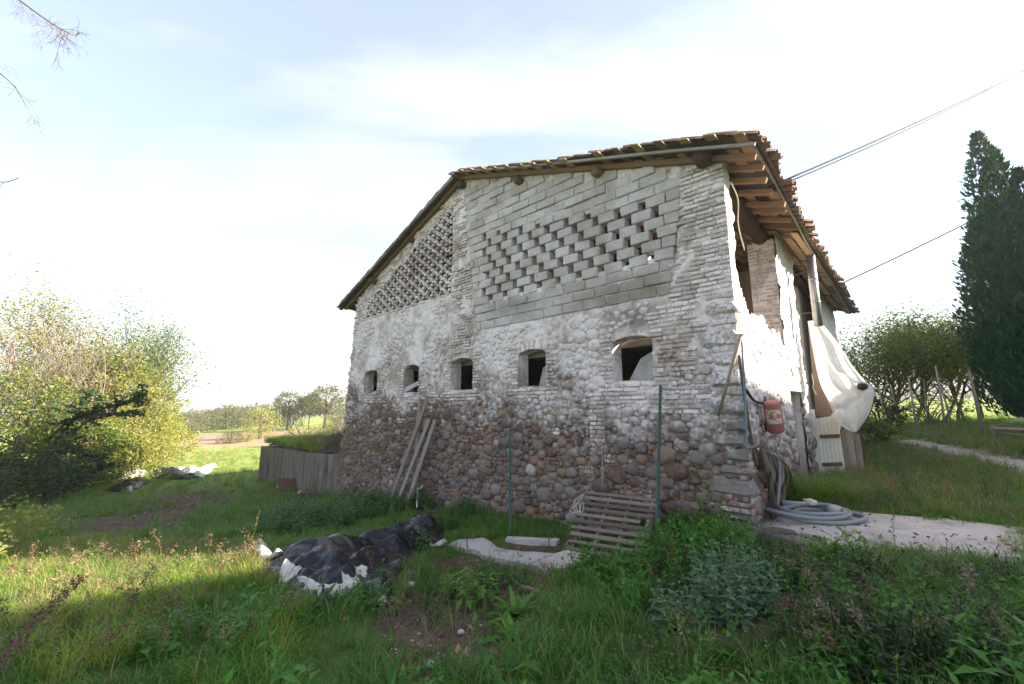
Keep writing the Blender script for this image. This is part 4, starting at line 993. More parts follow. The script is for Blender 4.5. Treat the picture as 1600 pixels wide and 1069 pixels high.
def tubeobj(name, pts, rad, mat, label, cat, seg=8, group=None, n=6): 
    m = MB(); m.tube(smooth_path(pts, n), rad, seg); return solid(name, m, mat, label, cat, group, True)
tubeobj('pipe', [Sw(1159, 530, .10), Sw(1163, 600, .12), Sw(1166, 660, .13), Sw(1167, 697, .13), Sw(1170, 700, .14), Sw(1182, 697, .12)], .017, 'blue', 'thin blue plastic pipe running down the wall beside the corner', 'pipe')
tubeobj('pipe', [Sw(1165, 608, .06), Sw(1173, 620, .09), Sw(1182, 628, .09), Sw(1198, 630, .06)], .020, 'black', 'curved dark hose bending from the corner to the red canister', 'hose')
tubeobj('pipe', [Sw(1155, 555, .05), Sw(1163, 618, .06), Sw(1171, 670, .06), Sw(1182, 728, .06)], .022, 'rust', 'long brown iron rod slanting down the sunlit wall behind the blue pipe', 'rod')
m = MB(); m.tube([Sw(1158, 522, .16), Fw(1122, 650, .16)], [.028, .022], 8); m.tube([Sw(1150, 523, .0), Sw(1162, 523, .2)], .012, 6); solid('pole', m, 'polewood', 'peeled wooden pole slanting across the corner of the barn', 'pole', None, True)
tubeobj('rod', [Sw(1236, 575, .03), Sw(1239, 588, .06)], .012, 'rust', 'short iron peg sticking out above the doorway', 'peg')
# old vine trunk at the foot of the wall
m = MB(); r = random.Random(6)
for k in range(8):
    a, b, c, d = (1190 + 2 * k, 702), (1198 + 5 * k, 735), (1203 + 4 * k, 765), (1208 + 3.5 * k, 812)
    m.tube(smooth_path([Sw(a[0], a[1], .10), Sw(b[0], b[1], .16 + .03 * (k % 3)), Sw(c[0] + 6 * math.sin(k * 2.1), c[1], .10 + .05 * (k % 3)), Sw(d[0], d[1], .12)], 7), [.018 + .016 * math.sin(i * .5 + k * 1.7) ** 2 for i in range(22)], 7)
solid('vine_trunk', m, M['bark'], 'gnarled grey vine trunk climbing the foot of the sunlit wall', 'vine trunk', None, True)
tubeobj('hose', [Sw(1204, 708, .2), Sw(1215, 716, .24), Sw(1218, 740, .24), Sw(1215, 790, .2)], .022, 'hose', 'grey hose hung over the gnarled vine trunk', 'hose')
# flue pipe
ft, fb = V3(W(-.42, 4.75, 5.22)), V3(W(-.42, 4.75, 3.55))
fl = empty('flue_pipe', tuple(fb), 'grey sheet metal flue pipe standing beside the eaves', 'flue'); m = MB(); m.tube([fb, fb.lerp(ft, .5), ft], .088, 16); ob('duct', local(fl, m).me('duct', M['zinc'], True), fl)
for t in (.33, .66): m = MB(); m.tube([fb.lerp(ft, t - .012), fb.lerp(ft, t + .012)], .095, 16); ob('seam', local(fl, m).me('seam', M['zinc'], True), fl)
m = MB(); m.beam(fb.lerp(ft, .2), V3(W(.05, 4.75, 3.9)), .03, .01); m.beam(fb.lerp(ft, .8), V3(W(.05, 4.75, 4.8)), .03, .01); ob('strap', local(fl, m).me('strap', M['rust']), fl)
# make-shift pen beyond the pier: brown panel, white door, planks
VD = 5.35
def panel_v(px, v, t, jit=0.0):
    P = [Vw(x, y, v) for x, y in px]; dd = V3(d2) * t; m = MB(); n = len(P); m.v = [tuple(p) for p in P] + [tuple(p + dd) for p in P]
    m.f = [tuple(range(n)), tuple(range(2 * n - 1, n - 1, -1))] + [(i, i + n, (i + 1) % n + n, (i + 1) % n) for i in range(n)]; return m
solid('wall_panel', panel_v([(1262, 505), (1272, 505), (1284, 600), (1301, 645), (1296, 651), (1275, 653)], VD + .12, .05), 'meshwall', 'brown rough panel closing the bay behind the hanging film', 'panel')
bpy.context.view_layer.update()
door = empty('plank_door', tuple(Vw(1298, 747, VD)), 'white painted plank door with two rusty strap hinges beside the bricked doorway', 'door')
tl, tr, br, bl = Vw(1274, 654, VD), Vw(1309, 650, VD), Vw(1322, 744, VD), Vw(1287, 752, VD)
for i in range(6):
    a, b, c, d = tl.lerp(tr, i / 6 + .006), tl.lerp(tr, (i + 1) / 6 - .006), bl.lerp(br, (i + 1) / 6 - .006), bl.lerp(br, i / 6 + .006); dd = V3(d2) * (.03 + .004 * (i % 2)); s_ = -V3(d2) * .003 * (i % 3)
    m = MB(); m.v = [tuple(p + s_) for p in (a, b, c, d)] + [tuple(p + dd) for p in (a, b, c, d)]; m.f = [(0, 1, 2, 3), (7, 6, 5, 4), (0, 4, 5, 1), (1, 5, 6, 2), (2, 6, 7, 3), (3, 7, 4, 0)]; ob('door_plank', local(door, m).me('door_plank', M['whitepaint']), door)
for (xa, xb, y) in ((1281, 1312, 682), (1285, 1316, 726)):
    m = MB(); m.beam(Vw(xa, y, VD - .035), Vw(xb, y - 1, VD - .035), .075, .022, Vector(tuple(-d2))); ob('hinge', local(door, m).me('hinge', M['rust']), door)
m = MB(); m.beam(Vw(1268, 640, VD - .02), Vw(1281, 752, VD - .02), .12, .10, Vector(tuple(-d2)), .01); solid('door_post', m, 'whitepaint', 'white painted door post between doorway and plank door', 'post')
for i, (a, b, w, mt, lab) in enumerate((((1314, 674), (1327, 741), .11, 'stake', 'narrow grey plank next to the white plank door'), ((1324, 672), (1334, 738), .17, 'greywood', 'wide grey plank standing second from the white door'), ((1337, 678), (1345, 732), .13, 'stake', 'dark grey plank standing third from the white door'), ((1342, 672), (1350, 716), .05, 'redboard', 'thin reddish stake at the end of the upright planks'))):
    m = MB(); m.beam(Vw(b[0], b[1] + 4, VD + .1 + .12 * i), Vw(a[0], a[1], VD + .1 + .12 * i), w, .035, Vector(tuple(-d2)), .008); solid('plank', m, mt, lab, 'plank', 'planks standing beside the white door')
# hanging film
Lc = [(1262, 502), (1272, 560), (1282, 600), (1296, 628), (1304, 642), (1300, 652), (1318, 668), (1334, 676)]
Rc = [(1280, 500), (1308, 535), (1330, 570), (1350, 594), (1364, 606), (1365, 622), (1356, 650), (1338, 675)]
N, K_ = 44, 26; Ls = smooth_path([Vector((x, y, 0)) for x, y in Lc], 8); Rs = smooth_path([Vector((x, y, 0)) for x, y in Rc], 8); m = MB()
for i in range(N + 1):
    t = i / N * (len(Ls) - 1); a = Ls[int(t)].lerp(Ls[min(int(t) + 1, len(Ls) - 1)], t % 1); b = Rs[int(t)].lerp(Rs[min(int(t) + 1, len(Rs) - 1)], t % 1)
    for k in range(K_ + 1):
        s = k / K_; p = a.lerp(b, s); f_ = i / N; sw = math.sin(s * 9 + f_ * 6 + 1.5 * noise.noise(Vector((s * 2, f_ * 3, 1)))) * .5 + math.sin(s * 21 - f_ * 9) * .22 + noise.noise(Vector((s * 5, f_ * 7, 3))) * .8
        pinch = 1 - .85 * math.exp(-((f_ - .60) / .07) ** 2 - ((s - .05) / .2) ** 2)
        q = Vw(p.x, p.y, VD - .25 + .10 * sw * pinch * min(1, f_ * 5) - .22 * math.sin(math.pi * s) * min(1, f_ * 2) + .25 * s * f_)
        m.v.append(tuple(q))
for i in range(N):
    for k in range(K_): a = i * (K_ + 1) + k; m.f.append((a, a + 1, a + K_ + 2, a + K_ + 1))
hf = solid('hanging_film', m, 'hangfilm', 'torn milky plastic film hanging from the eaves in the sun', 'plastic film', None, True); thick(hf, .004)
m = MB(); m.tube([Vw(1346, 604, VD - .60), Vw(1350, 604, VD - .18)], [.075, .075], 14); solid('pipe_end', m, 'black', 'round black pipe end poking through the hanging film', 'pipe', None, True)
tubeobj('cord', [Vw(1268, 585, VD - .03), Vw(1271, 598, VD - .04), Vw(1270, 606, VD - .04), Vw(1276, 617, VD - .04)], .008, 'rope', 'pale cord dangling beside the hanging film', 'cord')
# rope loop and cord under the roof
pl = V3(W(.32, 3.25, 5.05)); m = MB(); m.tube(smooth_path([pl, pl + Vector((.0, 0, -.3)), pl + Vector((-.07, 0, -.46)), pl + Vector((-.06, 0, -.6)), pl + Vector((.02, 0, -.66)), pl + Vector((.08, 0, -.58)), pl + Vector((.05, 0, -.46)), pl + Vector((0, 0, -.34))], 6), .016, 6)
solid('rope_loop', m, 'rope', 'pale rope loop hanging from the beam before the second pier', 'rope', None, True)
tubeobj('cable', [V3(W(-.05, .2, 5.3)), V3(W(-.12, .25, 5.0)), V3(W(-.08, .3, 4.6)), V3(W(-.14, .28, 4.15))], .008, 'rope', 'pale cable dangling from the rafters at the barn corner', 'cable')
# overhead cables
def cable(a, b, sagm, label, r_=.008):
    pts = [a.lerp(b, t / 24) - Vector((0, 0, sagm * 4 * (t / 24) * (1 - t / 24))) for t in range(25)]
    m = MB(); m.tube(pts, r_, 6); solid('overhead_cable', m, 'cable', label, 'cable', 'cables strung from the roof', True)
def P3(px, Y, dz=0.0): x = at_y(px, 650, Y)[0]; return Vector((x, Y, ht(x, Y) + dz))
def far_pt(px, py, Y): return V3(at_y(px, py, Y))
cable(V3(W(-.4, 1.2, 5.5)), far_pt(1740, 32, 15), .22, 'lower of the two overhead cables leaving the roof peak corner', .019)
cable(V3(W(-.4, 1.35, 5.52)), far_pt(1745, 14, 15.2), .40, 'upper of the two overhead cables leaving the roof peak corner', .014)
cable(V3(W(-.5, 8.5, 5.3)), far_pt(1760, 218, 13.8), .10, 'overhead cable crossing the cypress tree', .018)

# ---- concrete bunker at the far end of the barn
A, B, C_ = Vector((-11.9, 20.9, 0)), Vector((-7.25, 16.0, 0)), Vector((-5.95, 15.5, 0))
bunk = empty('silage_bunker', (B.x, B.y, ht(B.x, B.y)), 'low board-marked concrete bunker heaped with earth at the far end of the barn', 'bunker')
TOPZ = .18
def wallp(a, b, n, zt0, zt1, name, r):
    for i in range(n):
        p, q = a.lerp(b, i / n + .003), a.lerp(b, (i + 1) / n - .003); nn = Vector((b.y - a.y, a.x - b.x, 0)).normalized(); o_ = r.uniform(0, .008)
        if nn.y > 0: nn = -nn
        m = MB(); t0 = zt0 + (zt1 - zt0) * i / n; z0 = ht(p.x, p.y) - .4
        m.v = [tuple(v + nn * o_) for v in (Vector((p.x, p.y, z0)), Vector((q.x, q.y, z0)), Vector((q.x, q.y, t0)), Vector((p.x, p.y, t0)))] + [tuple(v - nn * .22) for v in (Vector((p.x, p.y, z0)), Vector((q.x, q.y, z0)), Vector((q.x, q.y, t0)), Vector((p.x, p.y, t0)))]
        m.f = [(0, 1, 2, 3), (7, 6, 5, 4), (0, 4, 5, 1), (1, 5, 6, 2), (2, 6, 7, 3), (3, 7, 4, 0)]; ob(name, local(bunk, m).me(name, M['boardform']), bunk)
rr = random.Random(3); wallp(A, B, 13, .02, .14, 'concrete_board', rr); wallp(B, C_, 4, .14, .12, 'concrete_board', rr); wallp(A, A + Vector((2.5, 3.0, 0)), 6, .02, .0, 'concrete_board', rr)
m = MB(); FILL = P = np.array([[A.x + .1, A.y - .08], [B.x + .05, B.y + .05], [C_.x, C_.y + .2], [-2.5, 20], [-3, 24], [-8, 25]]); em = drape(P, lambda x, y, d: (max(0, 0.02 - ht(x, y)) - .02) + .42 * min(1, d / 1.6) + .12 * noise.noise(Vector((x * 1.1, y * 1.1, 0))), .22, 7, .05)
heap = ob('earth_fill', local(bunk, em).me('earth_fill', M['earth'], True), bunk)
# junk at its foot
lying([(430, 764), (442, 768), (450, 758), (444, 751), (434, 754)], 'whitefilm', 'pale crumpled plastic sack at the foot of the bunker wall', 'plastic sack', 9, .4, .12)
lying([(462, 774), (474, 777), (478, 770), (468, 766)], 'whitefilm', 'small white plastic sack by the bunker corner', 'plastic sack', 10, .25, .1)
m = MB(); p = Gw(450, 768, .1); m.box(TRS(p + Vector((0, 0, .16)), (.75, .1, .9)), .8, .55, .03); solid('board', m, 'redboard', 'red brown board leaning on the bunker wall', 'board')
m = MB(); p = Gw(482, 779, .1); m.box(TRS(p, (0, 0, .4)), .55, .3, .2, jit=.02); solid('wooden_crate', m, 'earth', 'low dark box at the bunker corner', 'box')
lying([(558, 778), (580, 780), (582, 772), (562, 770)], 'blue', 'blue plastic scrap among the nettles by the wall', 'plastic scrap', 12, .2, .1)
tubeobj('pipe', [Gw(651, 800, .1), Gw(652, 786, .35), Fw(656, 764, .2), Fw(661, 758, .15)], .016, 'whitepaint', 'bent white pipe end rising from the nettles beside the planks', 'pipe')
# stakes along the track
GV = 'vine stakes along the track'
for (a, b, r_, lab) in (((1514, 580), (1531, 682), .06, 'leaning weathered stake nearest the cypress'), ((1462, 572), (1474, 662), .05, 'tall stake second from the cypress'), ((1468, 598), (1486, 658), .045, 'stake leaning close behind the tall stake'), ((1419, 588), (1429, 664), .045, 'thin stake in the middle of the trees'),
                    ((1391, 600), (1403, 662), .045, 'thin stake left of the middle one under yellow leaves'), ((1373, 605), (1381, 662), .045, 'stake closest to the barn among the bushes'), ((1443, 592), (1447, 660), .035, 'slender upright stake right of the middle one')):
    Y_ = 14.2 if b[1] > 675 else 16.5 + (b[0] % 7) * .3; g = P3(b[0], Y_); t = V3(at_y(a[0], a[1], g.y)); m = MB(); m.tube([g - Vector((0, 0, .3)), g.lerp(t, .5) + Vector((.02, 0, 0)), t], [r_ * .85, r_ * .75, r_ * .6], 7); solid('wooden_stake', m, 'stake', lab, 'stake', GV, True)
rl = empty('wooden_rail', tuple(Gw(1580, 690)), 'low rough timber rail on two short stubs under the cypress', 'rail'); p0, p1 = Gw(1552, 690), Gw(1640, 702)
m = MB(); m.tube([p0 + Vector((0, 0, .38)), p1 + Vector((0, 0, .45))], [.05, .045], 8); ob('rail', local(rl, m).me('rail', M['stake'], True), rl); m = MB(); m.tube([p0 + Vector((.1, 0, .26)), p1 + Vector((0, .1, .28))], [.035, .035], 8); ob('rail', local(rl, m).me('rail', M['stake'], True), rl)
for t in (.06, .75): q = p0.lerp(p1, t); m = MB(); m.tube([q - Vector((0, 0, .2)), q + Vector((0, 0, .5))], [.055, .05], 8); ob('stub', local(rl, m).me('stub', M['stake'], True), rl)
# loose bits on the ground
m = MB(); m.box(TRS(Gw(827, 927, .04), (.1, .1, -.5)), .30, .06, .04, jit=.008); solid('wood_scrap', m, 'polewood', 'pale scrap of wood on the bare soil in front of the pit', 'wood scrap')
for (x, y, s, sd, lab) in ((641, 918, .10, 3, 'pinkish stone beside the front tip of the black tarpaulin'), (672, 1040, .06, 4, 'small pale stone low on the bare soil'), (720, 990, .05, 6, 'small grey pebble stone in the middle of the bare soil'), (1045, 848, .14, 7, 'white stone at the foot of the tall green post')):
    cobble_thing(Gw(x, y, s * .2), (s * 1.2, s, s * .8), lab, seed=sd)
# rods in the pit
for x, y0, y1, lab in ((730, 828, 862, 'thin rusty rod standing at the left side of the pit'), (858, 825, 862, 'thin rusty rod standing at the right side of the pit')):
    g = Gw(x, y1); t = V3(at_y(x, y0, g.y)); m = MB(); m.tube([g - Vector((0, 0, .1)), t], .009, 6); solid('iron_rod', m, 'rust', lab, 'rod')
tp = smooth_path([Gw(1404, 691), Gw(1440, 697), Gw(1500, 710), Gw(1560, 722), Gw(1620, 735), Gw(1720, 754)], 12); m = MB()
for i, p in enumerate(tp):
    t = tp[min(i + 1, len(tp) - 1)] - tp[max(i - 1, 0)]; t.z = 0; t.normalize(); nn = Vector((-t.y, t.x, 0)); w_ = .55 + .1 * math.sin(i * .9)
    for k in range(5): q = p + nn * w_ * (k / 2 - 1) + nn * .06 * noise.noise(Vector((i * .7, k, 2))); m.v.append((q.x, q.y, ht(q.x, q.y) + .02 + .015 * (k in (1, 2, 3))))
for i in range(len(tp) - 1):
    for k in range(4): a = i * 5 + k; m.f.append((a, a + 1, a + 6, a + 5))
M['trackdirt'] = mk_plain('pale_track_dirt', (.36, .31, .265), .97, var=.5, scale=5, dirt=(.15, .14, .06), damt=.8); ob('track', m.me('track', M['trackdirt'], True), kind='structure')
# farmhouse out of view on the right, added and shaped to shade the yard
shade_house = empty('shade_farmhouse', (27, 1, .6), 'unseen farmhouse with tiled roof across the yard', 'shade_house')
def hz(y): return 11.9 - .52 * abs(y - 1.2)
m = MB(); Yl = [-9.5, 1.2, 12.2]
prof = [(y, hz(y)) for y in Yl]; x0, x1 = 22.0, 32.0
for x in (x0, x1):
    for (y, z) in [(-9.5, -.5)] + prof + [(12.2, -.5)]: m.v.append((x, y, z))
m.f = [(0, 1, 2, 3, 4), (9, 8, 7, 6, 5), (0, 5, 6, 1), (3, 8, 9, 4), (0, 4, 9, 5)]
ob('shade_house_wall', local(shade_house, m).me('shade_house_wall', M['side']), shade_house)
for s in (0, 1):
    m = MB(); ya, yb = (1.2, 12.9) if s else (-10.2, 1.2); m.v = [(x, y, hz(y) + dz) for dz in (.02, .2) for x in (x0 - .5, x1 + .5) for y in (ya, yb)]; m.f = [(0, 1, 3, 2), (4, 6, 7, 5), (0, 4, 5, 1), (2, 3, 7, 6), (0, 2, 6, 4), (1, 5, 7, 3)]; ob('roof', local(shade_house, m).me('roof', M['tile']), shade_house)
for y in (-6, -2, 2.5, 6.5):
    for z in (2.0, 5.0):
        m = MB(); m.box(Matrix.Translation((x0 + .02, y, z)), .1, 1.0, 1.5); w = ob('window', local(shade_house, m).me('window', M['dark']), shade_house); m = MB(); m.box(Matrix.Translation((x0 - .03, y, z - .85)), .2, 1.2, .12); ob('sill', local(shade_house, m).me('sill', M['concrete']), w)
# ------------------------------------------------------------------ plants
def leaf_mat(name, stops, trans=.4, rough=.5, tint=(1.25, 1.15, .55), spec=.25):
    m = NT(name); r = m.math('FRACT', m.math('ADD', m.math('MULTIPLY', m.island(), .75), m.orand())); return m.leaf(m.ramp(r, stops), trans, rough, spec, tint)
L = {}
L['grass'] = leaf_mat('grass_blade', [(0, (0.052, 0.150, 0.021)), (.35, (0.081, 0.215, 0.029)), (.72, (0.117, 0.254, 0.039)), (.92, (0.208, 0.247, 0.072)), (1, (0.364, 0.286, 0.143))], .45)
L['pale'] = leaf_mat('pale_grass_blade', [(0, (0.078, 0.182, 0.052)), (.5, (0.124, 0.254, 0.072)), (.88, (0.195, 0.273, 0.091)), (1, (0.364, 0.312, 0.156))], .45)
L['sunlit_tint'] = leaf_mat('yellow_grass_sunlit_tint', [(0, (.15, .28, .03)), (.4, (.23, .36, .045)), (.75, (.32, .38, .07)), (1, (.46, .38, .16))], .5)  # yellowish dry grass, its colour lightened further to imitate sunlight on the strip
L['dry'] = leaf_mat('dry_grass', [(0, (0.230, 0.178, 0.086)), (.4, (0.333, 0.259, 0.138)), (.7, (0.196, 0.138, 0.069)), (1, (0.391, 0.310, 0.184))], .35, .7, (0.600, 0.600, 0.600))
L['brown'] = leaf_mat('withered_stalk', [(0, (.075, .052, .032)), (.5, (.13, .09, .055)), (1, (.19, .14, .085))], .2, .8, (1, .9, .7))
L['weed'] = leaf_mat('weed_leaf', [(0, (0.041, 0.134, 0.017)), (.5, (0.063, 0.189, 0.022)), (1, (0.110, 0.238, 0.037))], .4)
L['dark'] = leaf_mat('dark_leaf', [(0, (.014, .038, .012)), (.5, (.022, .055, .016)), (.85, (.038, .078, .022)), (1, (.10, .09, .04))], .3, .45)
L['lush'] = leaf_mat('lush_leaf', [(0, (0.069, 0.172, 0.023)), (.5, (0.103, 0.230, 0.032)), (1, (0.161, 0.287, 0.052))], .42)
L['mint'] = leaf_mat('grey_green_leaf', [(0, (.085, .155, .085)), (.6, (.12, .20, .11)), (1, (.155, .235, .135))], .3, .6)
L['nettle'] = leaf_mat('nettle_leaf', [(0, (0.038, 0.108, 0.029)), (.6, (0.066, 0.168, 0.043)), (1, (0.132, 0.228, 0.066))], .38)
L['yellow'] = leaf_mat('yellow_green_leaf', [(0, (.16, .21, .055)), (.5, (.25, .28, .075)), (.85, (.36, .35, .11)), (1, (.46, .36, .14))], .5)
L['green'] = leaf_mat('bush_leaf', [(0, (.05, .10, .022)), (.45, (.10, .165, .034)), (.8, (.18, .225, .055)), (1, (.34, .30, .085))], .45)
L['olive'] = leaf_mat('thin_autumn_leaf', [(0, (.11, .15, .045)), (.4, (.19, .22, .06)), (.75, (.30, .28, .09)), (1, (.38, .29, .10))], .42)
L['far'] = leaf_mat('far_leaf', [(0, (.075, .10, .045)), (.5, (.12, .14, .055)), (1, (.20, .18, .075))], .4)
L['cypress'] = leaf_mat('cypress_spray', [(0, (.013, .045, .018)), (.5, (.024, .075, .029)), (.9, (.044, .11, .038)), (1, (.09, .12, .04))], .12, .7)
L['litter'] = leaf_mat('fallen_leaf', [(0, (.13, .085, .05)), (.5, (.20, .14, .085)), (.9, (.27, .21, .14)), (1, (.42, .25, .03))], .1, .8)
L['flower'] = leaf_mat('seed_fluff', [(0, (.17, .14, .10)), (1, (.30, .25, .19))], .3, .9)
L['pebble'] = M['concrete']
M['twig'] = mk_plain('twig_bark', (.13, .10, .085), .9, damt=.1)
M['pinktwig'] = mk_plain('pink_brown_twig', (.20, .155, .135), .9, damt=.1)

def blades(n, h, w, lean, rad, seed, seg=3, hv=.5):
    r = random.Random(seed); v, f = [], []
    for i in range(n):
        a = r.uniform(0, 6.283); rr = rad * math.sqrt(r.random()); x, y = rr * math.cos(a), rr * math.sin(a); az = r.uniform(0, 6.283); H = h * r.uniform(1 - hv, 1.1); ln = lean * r.uniform(.2, 1.2) * H; ww = w * r.uniform(.7, 1.2)
        px_, py_ = -math.sin(az), math.cos(az); n0 = len(v)
        for k in range(seg + 1):
            t = k / seg; c = ln * t * t; z = H * t * (1 - .28 * lean * t); wd = ww * (1 - t) ** .7 * .5 if k < seg else .0004
            for s in (-1, 1): v.append((x + math.cos(az) * c + px_ * wd * s, y + math.sin(az) * c + py_ * wd * s, z))
        for k in range(seg): a_ = n0 + 2 * k; f.append((a_, a_ + 1, a_ + 3, a_ + 2))
    return v, f
def leafquad(v, f, base, direc, up, ln, wd, curl=.25, seg=2):
    d = direc.normalized(); s = d.cross(up)
    if s.length < 1e-5: s = d.orthogonal()
    s.normalize(); u = s.cross(d); n0 = len(v)
    prof = [(0, .12), (.35, 1.0), (.7, .8), (1, .05)] if seg == 3 else [(0, .15), (.45, 1.0), (1, .06)]
    for t, w in prof:
        c = base + d * ln * t - u * curl * ln * t * t
        v.append(tuple(c - s * wd * .5 * w + u * wd * .10 * w)); v.append(tuple(c + s * wd * .5 * w + u * wd * .10 * w))
    for k in range(len(prof) - 1): a = n0 + 2 * k; f.append((a, a + 1, a + 3, a + 2))
def mk(name, vf, mat): return mesh(name, vf[0], vf[1], mat)
def rosette(n, ln, wd, seed, up=(.35, 1.0), seg=3):
    r = random.Random(seed); v, f = [], []
    for i in range(n):
        a = i * 2.4 + r.uniform(-.3, .3); e = r.uniform(*up); d = Vector((math.cos(a) * math.cos(e), math.sin(a) * math.cos(e), math.sin(e))); leafquad(v, f, Vector((math.cos(a) * .01, math.sin(a) * .01, 0)), d, Vector((0, 0, 1)), ln * r.uniform(.6, 1.15), wd * r.uniform(.7, 1.2), r.uniform(.25, .7), seg)
    return v, f
def stemplant(nst, h, ln, wd, pairs, rad, seed, lean=.3, droop=.3):
    r = random.Random(seed); v, f = [], []
    for i in range(nst):
        a = r.uniform(0, 6.283); rr = rad * math.sqrt(r.random()); p = Vector((rr * math.cos(a), rr * math.sin(a), 0)); H = h * r.uniform(.55, 1.1); la = r.uniform(0, 6.283); lv = Vector((math.cos(la), math.sin(la), 0)) * lean * r.random()
        q = p + Vector((0, 0, H)) + lv * H; s = Vector((.004, 0, 0)); n0 = len(v); v += [tuple(p - s), tuple(p + s), tuple(q + s * .5), tuple(q - s * .5)]; f.append((n0, n0 + 1, n0 + 2, n0 + 3))
        for k in range(pairs):
            t = (k + 1) / pairs; c = p.lerp(q, t); aa = k * 1.571 + r.uniform(-.3, .3) + la; sz = (1.15 - .65 * t) * r.uniform(.8, 1.15)
            for sg in (0, math.pi):
                e = r.uniform(-.1, .5) + (.6 if k == pairs - 1 else 0); d = Vector((math.cos(aa + sg) * math.cos(e), math.sin(aa + sg) * math.cos(e), math.sin(e))); leafquad(v, f, c, d, Vector((0, 0, 1)), ln * sz, wd * sz, droop)
    return v, f
def stalk(h, seed, bits=40, spread=.05, lean=.35, top=.5):
    """a withered stem with ragged seed heads"""
    r = random.Random(seed); v, f = [], []; la = r.uniform(0, 6.28); lv = Vector((math.cos(la), math.sin(la), 0)) * lean
    P = [Vector((0, 0, 0)) + Vector((0, 0, 1)) * h * t * (1 - .2 * t) + lv * h * t * t for t in (0, .33, .66, 1)]
    for i in range(3):
        for s in (Vector((.004, 0, 0)), Vector((0, .004, 0))): n0 = len(v); v += [tuple(P[i] - s), tuple(P[i] + s), tuple(P[i + 1] + s * .6), tuple(P[i + 1] - s * .6)]; f.append((n0, n0 + 1, n0 + 2, n0 + 3))
    for i in range(bits):
        t = 1 - top * r.random(); k = min(2, int(t * 3)); c = P[k].lerp(P[k + 1], t * 3 - k) ; d = Vector((r.gauss(0, 1), r.gauss(0, 1), r.gauss(.3, .8))).normalized(); c = c + d * r.uniform(0, spread); leafquad(v, f, c, d, Vector((r.gauss(0, 1), r.gauss(0, 1), 1)), r.uniform(.015, .045), r.uniform(.008, .02), .2)
    return v, f
def scatter(name, P, variants, label, cat, smin=.8, smax=1.25, tilt=.12, align=None, scl=None):
    P = np.asarray(P, np.float32); n = len(P)
    if n == 0: return
    c = bpy.data.collections.new(name + '_kinds')
    for i, me in enumerate(variants): o = bpy.data.objects.new('%s_kind_%02d' % (name, i), me); c.objects.link(o)
    me = bpy.data.meshes.new(name); me.vertices.add(n); me.vertices.foreach_set('co', P.ravel())
    a = me.attributes.new('turn', 'FLOAT_VECTOR', 'POINT'); a.data.foreach_set('vector', np.stack([nrng.normal(0, tilt, n), nrng.normal(0, tilt, n), nrng.uniform(0, 6.283, n)], 1).astype(np.float32).ravel())
    a = me.attributes.new('size', 'FLOAT', 'POINT'); s = nrng.uniform(smin, smax, n) * (scl if scl is not None else 1); a.data.foreach_set('value', s.astype(np.float32))
    a = me.attributes.new('pick', 'INT', 'POINT'); a.data.foreach_set('value', nrng.integers(0, len(variants), n).astype(np.int32)); me.update()
    t = bpy.data.node_groups.new(name + '_spread', 'GeometryNodeTree'); t.interface.new_socket('Geometry', in_out='INPUT', socket_type='NodeSocketGeometry'); t.interface.new_socket('Geometry', in_out='OUTPUT', socket_type='NodeSocketGeometry')
    gi = t.nodes.new('NodeGroupInput'); go = t.nodes.new('NodeGroupOutput'); ip = t.nodes.new('GeometryNodeInstanceOnPoints'); ci = t.nodes.new('GeometryNodeCollectionInfo')
    ci.inputs['Collection'].default_value = c; ci.inputs['Separate Children'].default_value = True; ci.inputs['Reset Children'].default_value = True
    def na(nm, ty): q = t.nodes.new('GeometryNodeInputNamedAttribute'); q.data_type = ty; q.inputs['Name'].default_value = nm; return q.outputs['Attribute']
    e2r = t.nodes.new('FunctionNodeEulerToRotation'); t.links.new(na('turn', 'FLOAT_VECTOR'), e2r.inputs[0])
    t.links.new(gi.outputs[0], ip.inputs['Points']); t.links.new(ci.outputs[0], ip.inputs['Instance']); ip.inputs['Pick Instance'].default_value = True
    t.links.new(na('pick', 'INT'), ip.inputs['Instance Index']); t.links.new(e2r.outputs[0], ip.inputs['Rotation']); t.links.new(na('size', 'FLOAT'), ip.inputs['Scale']); t.links.new(ip.outputs[0], go.inputs[0])
    o = ob(name, me, None, label, cat, None, 'stuff'); md = o.modifiers.new('spread', 'NODES'); md.node_group = t; return o
def sprinkle(n, x0, x1, y0, y1, keep=None, dens=None):
    x = nrng.uniform(x0, x1, n); y = nrng.uniform(y0, y1, n); ok = ~in_barn(x, y, .02)
    if keep is not None: ok &= keep(x, y)
    x, y = x[ok], y[ok]
    if dens is not None: k = nrng.random(len(x)) < dens(x, y); x, y = x[k], y[k]
    return np.stack([x, y, hts(x, y) - .01], 1)
def nz2(x, y, s, o=0): return np.sin(x * s + 1.3 * np.sin(y * s * .7 + o) + o) * np.sin(y * s * 1.1 + 1.7 * np.sin(x * s * .6 + 2 * o))
Z_DRAIN = poly([(1150, 836), (1300, 848), (1318, 884), (1165, 876)])
Z_RIM = poly([(700, 858), (752, 847), (800, 838), (880, 842), (925, 874), (884, 896), (800, 886), (742, 866)])
Z_BUNK = np.array([[-11.9, 20.9], [-7.25, 16.0], [-5.95, 15.5], [-2, 20], [-3, 25], [-9, 25]])
MINTS = [(G(1150, 955)[:2], .50), (G(1062, 975)[:2], .34)] + [(G(a, b)[:2], .17) for a, b in ((745, 945), (805, 965), (700, 935), (800, 1000), (1290, 880), (1332, 888), (1060, 872), (985, 930), (350, 1000))]
def near_mint(x, y):
    r_ = np.zeros(np.shape(x), bool)
    for c, d in MINTS: r_ |= (x - c[0]) ** 2 + (y - c[1]) ** 2 < d * d
    return r_
Z_PAL = poly([(868, 852), (1012, 872), (1016, 906), (872, 892)])
